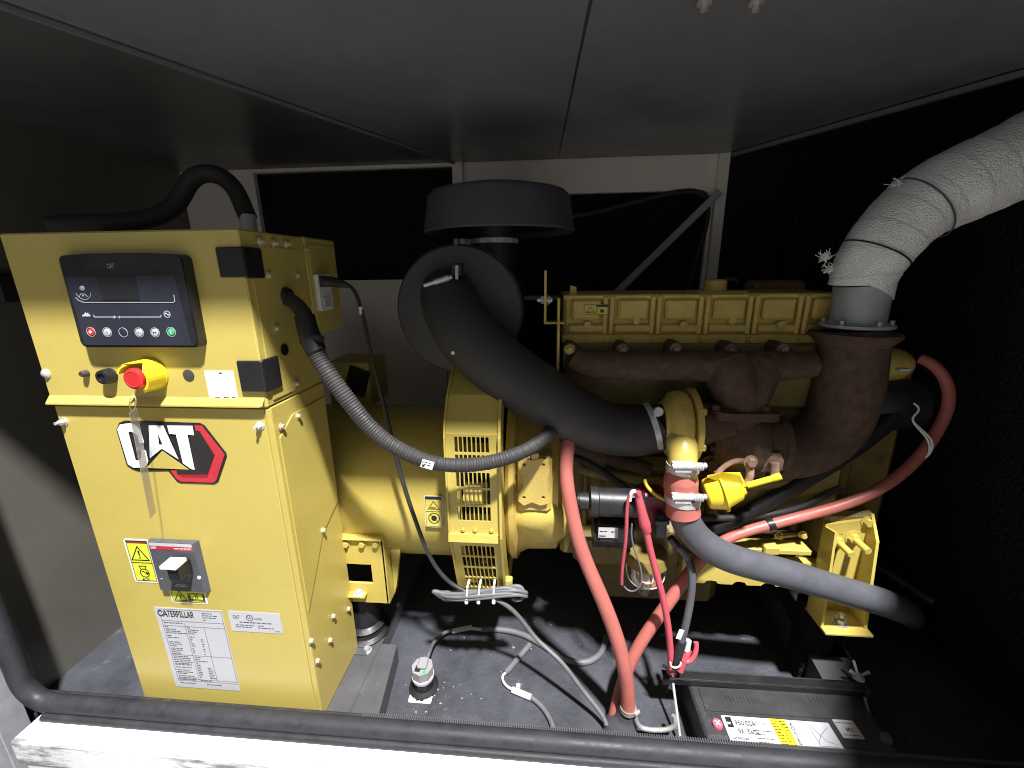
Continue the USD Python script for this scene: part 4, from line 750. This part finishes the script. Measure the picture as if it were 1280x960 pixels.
part(ho, "clamp_block", box(at(564, 340, Y=.97)[0], at(578, 340, Y=.97)[0], .965, .99, at(570, 345, Y=.97)[2], at(570, 329, Y=.97)[2], .003), "black_plastic")
q = at(566, 441, Y=.868); part(ho, "paint_dot", lathe([(.0042, 0), (.003, .001), (0, .0012)], q + (0, .0, 0), nv((-.1, -1, .1)), 12), "white_plastic", 40)

ex_ = thing("exhaust_pipe", "exhaust pipe wrapped in grey woven cloth rising to the upper right", "pipe", at(1070, 405, Y=1.0))
fl = at(1069, 409, Y=1.0)
part(ex_, "pipe_flange", cat(lathe([(0, 0), (.066, 0), (.070, .002), (.070, .008), (.056, .009), (.053, .014), (0, .014)], fl, (0, 0, 1), 40)), "pipe_grey", 35)
for a in (2.6, 3.7, 4.8, 5.7, .4, 1.5):
    q = fl + (.060 * math.cos(a), .060 * math.sin(a), .008); part(ex_, "flange_nut", hexbolt(q, (0, 0, 1), .0055, .009), "dull_steel")
wp = [at(1073, 392, Y=1.0), at(1078, 356, Y=1.0), at(1096, 312, Y=1.0), at(1136, 270, Y=1.0), at(1192, 235, Y=.995), at(1280, 196, Y=.985), at(1420, 132, Y=.97), (1.47, .962, .415 * 0 + at(1420, 132, Y=.97)[2] + .10)]
part(ex_, "bare_pipe", tube([fl + (0, 0, .008), wp[0], wp[1]], .052, 32), "pipe_grey", 40)
def wraprf(L, th):
    ph = L / .046 - th / (2 * np.pi); f = ph - np.floor(ph)
    return .0014 * f + .0016 * np.sin(L * 33 + 2 * np.cos(th)) + .0010 * np.sin(3 * th + L * 25)
def wrapm(p, r): return tube(p, r, 96, .0035, wraprf)
wv = wrapm(wp[1:], [.0585, .064, .070, .075, .079, .082, .084])
lowz = wv.vertices[:96]; wv.vertices[:96] += np.c_[np.zeros((96, 2)), -.030 * np.clip((lowz[:, 0] - wp[1][0]) / .06, -1.0, 1.0) - .008]
part(ex_, "cloth_wrap", wv, "glass_cloth", 70)
P_, u_, _k = spline(wp[1:], .004)
for s, r_, m in ((.09, .066, "ink"), (.245, .0735, "grey_ink")):
    i = int(s * len(P_)); t_ = nv(P_[i + 1] - P_[i - 1] + (0, 0, .0) + (np.array((.0, 0, .0))))
    part(ex_, "tie_wire", lathe([(r_, -.0014), (r_ + .002, -.0014), (r_ + .002, .0014), (r_, .0014), (r_, -.0014)], P_[i], nv(t_ + (.12, 0, .08)), 48), m, 40)
for (px, py), n_ in (((1024, 318), 40), ((1030, 332), 22), ((1113, 226), 12)):
    o = at(px + 10, py + 4, Y=.985); fr = []
    for k in range(n_):
        d = nv(at(px, py, Y=.985) - o + rng.normal(0, .014, 3)); l_ = rng.uniform(.010, .024)
        fr.append(tube([o + rng.normal(0, .004, 3), o + d * l_ * .6 + rng.normal(0, .002, 3), o + d * l_], .0007, 5, .004))
    part(ex_, "frayed_end", cat(fr), "glass_cloth")

# ================================================================ CHARGE-AIR PIPE
ch = thing("charge_air_pipe", "grey bent pipe under a red silicone sleeve, running from the turbo to the lower right", "pipe", at(853, 640, Y=.86))
sl = [at(852, 588, Y=.861), at(851, 600, Y=.861), at(852, 622, Y=.860), at(854, 642, Y=.858)]
part(ch, "silicone_sleeve", tube(sl, [.0305, .0365, .0345, .037], 28, .004), "red_silicone", 50)
part(ch, "grey_pipe", tube([at(853, 630, Y=.859), at(858, 652, Y=.858), at(876, 676, Y=.857), at(912, 697, Y=.86), at(965, 712, Y=.868), at(1030, 731, Y=.88), at(1070, 743, Y=.895), at(1098, 751, Y=.91), at(1122, 760, Y=.945), at(1136, 768, Y=1.02), at(1140, 774, Y=1.13)], .0325, 28, .008), "tube_grey", 50)
for yy, r_ in ((583, .0325), (622, .0365)):
    c_ = at(853, yy, Y=.861); 
    part(ch, "sleeve_clamp", ring(c_, (0, 0, 1), r_, .016, .002, 44), "zinc", 40)
    f0, f1, f2 = at(840, yy, Y=.823), at(867, yy, Y=.823), at(883, yy - 1, Y=.823)
    part(ch, "clamp_barrel", cat(cyl(f0, f1, .0062, n=16), box(f0[0], f1[0], .820, .832, f0[2] + .003, f0[2] + .009, .001), box(f0[0] + .006, f1[0] - .004, .820, .832, f0[2] - .013, f0[2] - .006, .001), cyl(f1, f2, .003, n=10), cyl(f2 - (.006, 0, 0), f2, .0058, n=6)), "zinc", 30)
    sp = [f1 + ((f2[0] - f1[0]) * .75 * k / 40, .0072 * math.cos(k * .95), .0072 * math.sin(k * .95)) for k in range(41)]
    part(ch, "clamp_spring", tube(sp, .0014, 6, .0015), "zinc", 40)

# ================================================================ HOSES AND CABLES
h1 = thing("red_hose", "thick red hose hanging in front of the starter down to a fitting behind the sill", "hose", at(785, 890, Y=.78))
part(h1, "sheath", tube([at(714, 535, Y=.93), at(710, 560, Y=.905), at(708, 590, Y=.885), at(713, 630, Y=.865), at(726, 684, Y=.845), at(748, 738, Y=.825), at(770, 795, Y=.805), at(782, 845, Y=.795), at(785, 888, Y=.79)], [.0155, .0155, .0155, .0160, .0165, .0170, .0172, .0172, .0172], 24), "red_silicone", 50)
q = at(785, 885, Y=.79)
part(h1, "hose_clamp", cat(ring(q, (0, 0, 1), .0175, .012, .002), cyl(q + (.012, -.016, 0), q + (.024, -.006, 0), .005, n=12)), "dull_steel", 40)
part(h1, "elbow_fitting", cat(lathe([(0, .030), (.019, .029), (.0205, .0), (.024, -.012), (.034, -.026), (.042, -.046), (.046, -.07), (.047, -.105), (0, -.105)], q + (-.004, .006, -.03), nv((.16, -.03, 1)), 36)), "breaker_grey", 50)
h2 = thing("red_hose", "long red hose rising from behind the sill to the dark right end of the engine", "hose", at(768, 900, Y=.80))
part(h2, "sheath", tube([at(766, 905, Y=.805), at(776, 862, Y=.83), at(796, 812, Y=.86), at(832, 758, Y=.885), at(872, 704, Y=.91), at(905, 676, Y=.92), at(958, 657, Y=.93), at(1030, 638, Y=.945), at(1090, 616, Y=.96), at(1140, 580, Y=.985), at(1172, 538, Y=1.01), at(1186, 498, Y=1.03), at(1176, 466, Y=1.05), at(1150, 448, Y=1.08)], [.0150] * 5 + [.0125] * 9, 20), "red_silicone", 50)
q = at(958, 657, Y=.93); q2 = at(968, 654, Y=.931); part(h2, "clip", ring((q + q2) / 2, q2 - q, .0130, .014, .002), "black_plastic", 40)
h3 = thing("black_hose", "thick black hose in shadow behind the long red hose", "hose", at(960, 630, Y=1.0))
part(h3, "sheath", tube([at(862, 668, Y=.985), at(905, 655, Y=.975), at(960, 628, Y=.97), at(1020, 592, Y=.98), at(1075, 555, Y=1.0), at(1118, 520, Y=1.03)], [.017, .018, .019, .019, .02, .02], 18), "black_rubber", 50)

rc = thing("red_battery_cable", "thin red cable hanging from the starter terminal down to the battery", "cable", at(836, 832, Y=.82))
part(rc, "sheath", tube([at(798, 625, Y=.842), at(805, 652, Y=.84), at(816, 700, Y=.84), at(828, 745, Y=.84), at(836, 790, Y=.838), at(838, 815, Y=.835), at(839, 840, Y=.83)], .0078, 14), "red_cable", 50)
part(rc, "boot", tube([at(797, 615, Y=.842), at(800, 630, Y=.841), at(806, 655, Y=.84), at(809, 664, Y=.84)], [.007, .0095, .0125, .0095], 14, .004), "red_cable", 50)
rw = thing("red_lead", "thin red and white lead looped over the starter terminal", "cable", at(785, 700, Y=.84))
part(rw, "sheath", tube([at(797, 628, Y=.838), at(797, 617, Y=.836), at(792, 614, Y=.835), at(787, 620, Y=.836), at(783, 660, Y=.84), at(779, 700, Y=.85), at(777, 730, Y=.86)], .0042, 10, .006), "red_cable", 50)
part(rw, "white_sleeve", tube([at(794, 614, Y=.8350), at(791, 614.5, Y=.8350), at(788, 619, Y=.836), at(787, 626, Y=.8365)], .0047, 10, .003), "white_plastic", 50)
gl = thing("grey_lead", "thin grey lead looping below the starter beside the fuel bowl", "cable", at(800, 720, Y=.86))
part(gl, "sheath", tube([at(790, 655, Y=.85), at(794, 690, Y=.85), at(801, 712, Y=.85), at(800, 732, Y=.85), at(791, 739, Y=.855), at(780, 733, Y=.86)], .0020, 8, .006), "cord_grey", 50)
bc = thing("grey_battery_cable", "grey cable with black tape running down beside the red cable to the battery", "cable", at(845, 832, Y=.82))
bcp = [at(838, 672, Y=.88), at(847, 683, Y=.875), at(859, 696, Y=.868), at(865, 720, Y=.86), at(863, 750, Y=.852), at(856, 785, Y=.842), at(848, 815, Y=.835), at(843, 834, Y=.83)]
part(bc, "sheath", tube(bcp, .0088, 14), "tube_grey", 50)
part(bc, "tape", tube([at(838, 672, Y=.88), at(842, 677, Y=.878), at(847, 683, Y=.875)], .0093, 14, .004), "black_plastic", 50)
part(bc, "tape", tube([at(860.5, 698, Y=.867), at(863.5, 706, Y=.864), at(865, 714, Y=.862)], .0093, 14, .004), "black_plastic", 50)
part(bc, "tape", tube([at(852, 801, Y=.839), at(848, 815, Y=.835), at(843.5, 832, Y=.83)], .0118, 14, .004), "black_plastic", 50)
q = at(850, 793, Y=.826); part(bc, "tag", moved(box(-.006, .006, -.0006, .0006, -.014, .014, .0002), trimesh.transformations.translation_matrix(q) @ trimesh.transformations.rotation_matrix(.22, (0, 1, 0))), "sticker_bright")
tc_ = thing("terminal_clamp", "red clamp with pale cable end at the left corner of the battery bar", "clamp", at(858, 825, Y=.84))
part(tc_, "clamp_body", cat(tube([at(850, 838, Y=.838), at(855, 824, Y=.843), at(862, 812, Y=.85)], [.009, .009, .007], 12, .004), tube([at(851, 824, Y=.84), at(862, 826, Y=.84), at(869, 816, Y=.846), at(870, 803, Y=.853)], .006, 10, .004)), "red_cable", 50)
part(tc_, "cable_end", tube([at(858, 813, Y=.85), at(860, 800, Y=.856)], .0085, 12, .004), "pale_plastic", 50)
part(tc_, "white_clip", tube([at(838, 828, Y=.815), at(841, 834, Y=.813), at(847, 834, Y=.813), at(851, 828, Y=.815)], .0022, 8, .003), "white_plastic", 50)
# corrugated conduit from the cabinet
cd = thing("corrugated_conduit", "black corrugated conduit sagging from the cabinet's side across the alternator", "conduit", at(600, 578, Y=.80))
p_a = at(357, 371, X=XR); 
cpts = [p_a + (-.004, 0, 0), at(366, 377, Y=.815), at(381, 396, Y=.79), at(390, 428, Y=.775), at(410, 466, Y=.765), at(436, 502, Y=.765), at(472, 543, Y=.77), at(512, 568, Y=.775), at(545, 579, Y=.785), at(590, 581, Y=.80), at(640, 570, Y=.815), at(672, 554, Y=.85), at(694, 532, Y=.91)]
rr_ = [.0135, .014, .0155, .016, .0165, .0165, .0160, .0155, .0150, .015, .015, .015, .015]
part(cd, "sheath", tube(cpts, rr_, 20, .0016, lambda L, th: .0006 * np.sign(np.sin(L * 2 * np.pi / .0058)) * (L > .13)), "hose_black", 35)
part(cd, "boot", cat(tube([at(381, 396, Y=.789), at(389, 424, Y=.775), at(396, 440, Y=.770)], [.019, .020, .019], 20, .004), cyl(at(394, 420, Y=.765), at(402, 424, Y=.760), .007)), "black_plastic", 50)
part(cd, "gland", lathe([(.020, 0), (.020, .004), (.016, .010), (0, .010)], p_a, (1, 0, 0), 24), "black_plastic", 40)
q = at(537, 577, Y=.783); T_ = frame(q + (0, -.0165, .0015), at(545, 578.5, Y=.785) - at(529, 574, Y=.78), (0, 0.1, 1))
tb = part(cd, "conduit_label", ext(rrect(-.0125, .0125, -.0085, .0085, .001), T_, .0006), "sticker_bright")
part(tb, "print", cat(ext(scribble(-.010, .006, .003, .0018), T_, .0003, .0006), ext(scribble(-.010, .009, -.002, .0018), T_, .0003, .0006), ext(sbox(-.010, -.007, -.004, -.003), T_, .0003, .0006)), "ink")
# power cord from the outlet
pc = thing("power_cord", "black plug and cord dropping from the white outlet to the tied bundle below the guard", "cord", at(500, 600, Y=.90))
o_ = at(400, 352, X=XR + .013)
part(pc, "plug", cat(tube([o_ + (-.001, 0, 0), at(412, 352, Y=.955), at(424, 354, Y=.955), at(435, 357, Y=.955)], [.013, .012, .0105, .006], 16, .004)), "black_plastic", 50)
part(pc, "sheath", tube([at(434, 356.5, Y=.955), at(443, 364, Y=.945), at(451, 385, Y=.935), at(459, 420, Y=.925), at(469, 465, Y=.915), at(481, 512, Y=.905), at(495, 570, Y=.885), at(509, 620, Y=.88), at(522, 658, Y=.88), at(537, 695, Y=.885), at(556, 722, Y=.885), at(580, 738, Y=.88)], [.0042] * 5 + [.0052] * 7, 12), "cord_black", 50)
q = at(451, 389, Y=.933); part(pc, "cord_band", tube([at(450.5, 384, Y=.935), at(452, 393, Y=.932)], .0048, 10, .003), "white_plastic", 50)
bu = thing("tied_cord_bundle", "flattened coil of grey cord held by three white zip ties under the fan guard", "cord", at(600, 742, Y=.88))
loops = []
for k in range(5):
    z = .0085 * (k - 2); xs = (-2 + k) * 3
    A, B = at(546 + k * 3, 740 + k * 2, Y=.882), at(653 - (k % 3) * 4, 741 + (k % 2) * 4, Y=.888)
    dy = np.array((0, .012 + .004 * (k % 2), 0)); up = np.array((0, 0, .007 + .002 * (k % 3)))
    m_ = (A + B) / 2
    loops.append(tube([A + up * .2, m_ + up * 1.1 - dy + (rng.uniform(-.02, .02), 0, 0), B + up * 1.4 - dy * .5, B + (.010, 0, 0), B - up * .9 + dy * .5, m_ - up + dy, A - up * .8 + dy * .4, A + (-.009, 0, 0), A + up * .2], .0052, 10, .006))
part(bu, "coil", cat(loops), "cord_grey", 50)
part(bu, "coil_loop", tube([at(625, 738, Y=.89), at(640, 733, Y=.895), at(652, 735, Y=.895), at(654, 745, Y=.89), at(640, 748, Y=.885)], .0052, 10, .006), "cord_grey", 50)
part(bu, "cord_tail", tube([at(612, 746, Y=.875), at(632, 756, Y=.88), at(652, 775, Y=.89), at(672, 800, Y=.885), at(700, 826, Y=.855), at(728, 862, Y=.83), at(750, 890, Y=.805), at(758, 906, Y=.79)], .0056, 12), "cord_grey", 50)
for px in (584, 599, 617):
    a_, b_ = at(px, 735, Y=.866), at(px - (1 if px < 600 else 0), 752, Y=.866)
    part(bu, "zip_tie", cat(hull([a_ + (dx, dy_, 0) for dx in (-.0026, .0026) for dy_ in (0, .0014)] + [b_ + (dx, dy_, 0) for dx in (-.0026, .0026) for dy_ in (0, .0014)]), box(b_[0] - .0042, b_[0] + .0042, b_[1] - .003, b_[1] + .004, b_[2] - .006, b_[2] + .002, .001), box(a_[0] - .0026, a_[0] + .0026, a_[1], a_[1] + .03, a_[2] - .001, a_[2] + .0006, 0)), "white_plastic")
# leak sensor and its leads on the floor
F2 = lambda px, py, dz=.008: at(px, py, Z=ZF + dz)
sq = F2(530, 858, 0)
ls = thing("leak_sensor", "grey plug on a round black socket standing on the tank floor", "sensor", sq)
part(ls, "socket", lathe([(0, 0), (.040, 0), (.040, .004), (.026, .007), (.025, .03), (.027, .034), (0, .034)], sq, (0, 0, 1), 32), "black_plastic", 35)
part(ls, "collar", lathe([(.0285, .033), (.030, .036), (.030, .043), (.0265, .046), (0, .046)], sq, (0, 0, 1), 32), "pale_plastic", 35)
part(ls, "plug", cat(moved(trimesh.creation.cylinder(.029, .026, sections=8), trimesh.transformations.translation_matrix(sq + (0, 0, .058))), box(sq[0] - .012, sq[0] + .014, sq[1] - .012, sq[1] + .02, sq[2] + .07, sq[2] + .082, .003)), "grey_plastic")
part(ls, "plug_clip", box(sq[0] - .016, sq[0] - .002, sq[1] - .018, sq[1] - .002, sq[2] + .0705, sq[2] + .076, .001), "black_plastic")
part(ls, "green_dot", ext(Point(sq[0] + .010, sq[1] - .017).buffer(.005), FZ(sq[2] + .0708), .0006), "green_mark")
q = F2(525, 874, .0)
fl_ = single("floor_label", ext(rrect(q[0] - .030, q[0] + .032, q[1] - .011, q[1] + .011, .004), FZ(ZF), .0012, .0005), "sticker_bright", "small white label lying on the floor in front of the grey sensor plug", "label")
TFl = FZ(ZF + .0017)
part(fl_, "print", cat(ext(scribble(q[0] - .022, q[0] + .024, q[1] + .002, .0035), TFl, .0003), ext(scribble(q[0] - .010, q[0] + .012, q[1] - .006, .0035), TFl, .0003)), "ink")
s1_ = thing("sensor_lead", "grey lead from the sensor plug through a pale connector across the floor", "cable", F2(600, 788))
part(s1_, "lead", tube([sq + (.006, .004, .075), at(538, 812, Y=.93), F2(545, 800, .03), F2(556, 791, .02), F2(568, 788, .014)], .0055, 10), "cord_grey", 50)
part(s1_, "connector", cat(tube([F2(565, 789, .014), F2(590, 784, .014)], .0075, 8, .01), tube([F2(586, 785, .015), F2(602, 787, .012)], .0048, 8, .01)), "pale_plastic", 30)
part(s1_, "sleeve", tube([F2(602, 787), F2(625, 787), F2(650, 792), F2(676, 805), F2(700, 820), F2(722, 828), F2(742, 824), F2(753, 812), F2(758, 796)], .0088, 14), "cord_grey", 50)
s2_ = thing("sensor_lead", "short grey lead with a white wire and pale inline connector near the sill", "cable", F2(650, 866))
part(s2_, "sleeve", tube([F2(662, 806), F2(650, 820), F2(640, 832), F2(632, 841)], .0085, 12), "cord_grey", 50)
part(s2_, "wire", tube([F2(632, 841), F2(628, 847), F2(632, 856), F2(642, 862)], .0035, 8, .006), "white_plastic", 50)
part(s2_, "connector", cat(tube([F2(640, 862), F2(664, 872)], .0082, 8, .01), box(*(np.r_[F2(645, 860)[0], F2(645, 860)[0] + .012, F2(645, 860)[1] - .006, F2(645, 860)[1] + .004]), ZF + .012, ZF + .021, .001)), "pale_plastic", 30)
part(s2_, "lead", tube([F2(664, 872), F2(676, 882), F2(686, 896), F2(692, 912)], .0062, 10), "cord_grey", 50)
# dried chips and dirt on the floor
chips = []
for k in range(70):
    x, y = rng.uniform(-.45, .75), rng.uniform(.75, 1.15)
    if rng.uniform() < .45: x, y = rng.normal(-.30, .09), rng.normal(.90, .08)
    if x < -.40 or y < .74: continue
    s = rng.uniform(.0008, .0028); q = np.array((x, y, ZF + .0002))
    chips.append(hull(q + rng.normal(0, 1, (7, 3)) * (s, s, s * .3) + (0, 0, s * .5)))
single("floor_debris", cat(chips), "grey_plastic", "pale chips of dried dirt scattered over the black floor", "debris", kind="stuff")

# ================================================================ BATTERY
bt_z = -1.0; bX0, bX1, bY0, bY1 = .362, .762, .7235, .888
bat = thing("battery", "black starter battery with white and yellow label, behind the sill", "battery", (.53, .79, ZF))
part(bat, "case", box(bX0 + .004, bX1 - .004, bY0 + .003, bY1 - .003, ZF, bt_z - .020, .006), "battery_case")
part(bat, "lid", box(bX0, bX1, bY0, bY1, bt_z - .0195, bt_z, .005), "battery_case")
def bt(px, py): q = at(px, py, Z=bt_z); return q[0], q[1]
lidp = Polygon([bt(873, 860), bt(1062, 868), bt(1082, 902), bt(882, 889)])
part(bat, "vent_panel", ext(lidp, FZ(bt_z), .0025), "battery_case")
TBt = FZ(bt_z + .0025)
x, y = bt(908, 876); x1, _ = bt(958, 876)
for k in range(10): part(bat, "raised_bar", ext(sbox(x + k * .0085, y - .003, x + k * .0085 + .004, y + .010), TBt, .0014), "battery_case")
for k in range(4): part(bat, "raised_bar", ext(sbox(bt(1013, 878)[0] + k * .010, bt(1013, 878)[1], bt(1013, 878)[0] + k * .010 + .004, bt(1013, 878)[1] + .014), TBt, .0014), "battery_case")
T9 = FZ(bt_z)
l0, l1 = at(903, 900, Z=bt_z)[0], at(1042, 915, Z=bt_z)[0]
by0, by1 = at(940, 930, Z=bt_z)[1], at(940, 897, Z=bt_z)[1]
bl = part(bat, "battery_label", ext(rrect(l0, l1, by0, by1, .002), T9, .0006, .0002), "sticker_white", label="white and yellow label along the front of the battery lid")
lw_ = l1 - l0
def B(u, v): return l0 + u * lw_, by0 + v * (by1 - by0)
part(bl, "yellow_strip", ext(Polygon([B(.45, 0), B(.60, 0), B(.60, 1), B(.45, 1)]), T9, .0003, .0008), "bright_yellow")
part(bl, "print", cat([ext(Polygon([B(.03, .55), B(.085, .55), B(.085, .95), B(.03, .95)]), T9, .0003, .0008), word("950 CCA", .0098, *B(.11, .66), T9, .0008, .0004, width=.044, bold=True), word("9X-3404", .0098, *B(.11, .34), T9, .0008, .0004, width=.044, bold=True), word("CATERPILLAR", .0042, *B(.03, .12), T9, .0008, .0004, width=.034, bold=True), word("WET / 12V", .0040, *B(.30, .74), T9, .0008, .0004, width=.022)] +
    [ext(scribble(*(B(.26, 0)[0], B(.35 + .06 * (k % 2), 0)[0]), B(0, .06 + .14 * k)[1], .0016), T9, .0003, .0008) for k in range(4)] +
    [ext(scribble(B(.46 + .075 * c, 0)[0], B(.515 + .075 * c, 0)[0], B(0, .05 + .105 * k)[1], .0018), T9, .0003, .0012) for k in range(9) for c in range(2)] +
    [ext(LineString([B(.62, .1), B(.64, .1), B(.63, .35), B(.62, .1)]).buffer(.0007), T9, .0003, .0008), ext(LineString([B(.62, .62), B(.65, .62), B(.635, .9), B(.62, .62)]).buffer(.0007), T9, .0003, .0008), ext(Point(*B(.635, .48)).buffer(.0035).difference(Point(*B(.635, .48)).buffer(.0022)), T9, .0003, .0008)] +
    [ext(Point(*B(.69 + .018 * (k % 4), .12 + .1 * (k // 4))).buffer(.0008), T9, .0003, .0008) for k in range(32)] +
    [ext(stroke([B(.80, .9), B(.80, .1), B(.96, .1)], .0008), T9, .0003, .0008), ext(stroke([B(.80, .2), B(.86, .5), B(.96, .8)], .0008), T9, .0003, .0008), ext(stroke([B(.81, .85), B(.88, .3), B(.95, .2)], .0008), T9, .0003, .0008)]), "ink")
part(bl, "print", word("CAT", .0048, *B(.032, .66), T9, .0012, .0003, width=.0085, bold=True), "sticker_bright")
m0, m1 = bt(1040, 905)[0], bt(1066, 905)[0]
ml = part(bat, "small_label", ext(rrect(m0 + .006, m1 + .004, .742, .782, .002), T9, .0006, .0002), "sticker_white", label="small white label at the battery's right end")
part(ml, "print", cat(word("M2", .0075, (m0 + m1) / 2, .757, T9, .0008, .0004, width=.014, bold=True), ext(scribble(m0 + .009, m1, .774, .0016), T9, .0003, .0008), ext(scribble(m0 + .012, m1 - .002, .748, .0014), T9, .0003, .0008)), "ink")
part(bat, "yellow_note", cat(ext(sbox(l0 + .022, by0 - .0075, l0 + .075, by0 - .0008), T9, .0006, .0002)), "bright_yellow")
q = at(901, 914, Z=bt_z + .006); q = np.array((q[0], .750, bt_z))
part(bat, "terminal_cap", lathe([(.011, 0), (.0115, .003), (.0105, .006), (0, .007)], q, (0, 0, 1), 24), "pink_red", 40, label="red cap with a white cross")
part(bat, "print", cat([moved(box(-.007, .007, -.001, .001, 0, .0006, 0), trimesh.transformations.translation_matrix(q + (0, 0, .0068)) @ trimesh.transformations.rotation_matrix(a, (0, 0, 1))) for a in (.8, 2.37)]), "sticker_bright")
q = np.array((bX1 - .012, .745, bt_z)); part(bat, "terminal_post", lathe([(.012, 0), (.012, .006), (.009, .012), (0, .013)], q, (0, 0, 1), 20), "tube_grey", 40)
hb = thing("hold_down_bar", "black angle bar clamping the battery with threaded rods and wing nuts", "bar", (.48, .82, -.95))
b0, b1 = at(829, 846, Y=.843), at(1084, 862, Y=.843)
part(hb, "bar", cat(box(b0[0], b1[0], .840, .845, -.9985, -.981, .001), box(b0[0], b1[0], .840, .862, -.981, -.978, .001)), "black_plastic")
for top, bot in ((at(837, 822, Z=-.955), at(850, 920, Z=-1.075)), (at(1067, 826, Z=-.945), at(1090, 906, Z=-1.07))):
    part(hb, "threaded_rod", tube([top, bot], .0034, 10), "zinc", 40)
    k_ = (top[2] + .978) / (top[2] - bot[2]); w = top + (bot - top) * k_; w[2] = -.977
    part(hb, "wing_nut", cat(cyl(w, w + (0, 0, .010), .0075, .0055, n=14), hull([w + (dx, dy_, dz) for dx, dz in ((.004, .003), (.006, .009), (.020, .022), (.025, .014)) for dy_ in (-.0016, .0016)]), hull([w + (-dx, dy_, dz) for dx, dz in ((.004, .003), (.006, .009), (.020, .022), (.025, .014)) for dy_ in (-.0016, .0016)]), cyl(w + (0, 0, -.003), w, .013, n=18)), "zinc", 30)
jb = thing("rod_bracket", "bent grey steel hook rod on the floor left of the battery", "bracket", at(820, 910, Y=.77))
part(jb, "rod", tube([at(791, 876, Y=.79), at(794, 895, Y=.785), at(800, 908, Y=.78), at(812, 912, Y=.778), at(836, 911, Y=.778), at(843, 906, Y=.779), at(842, 894, Y=.785)], .0055, 12, .005), "dull_steel", 50)
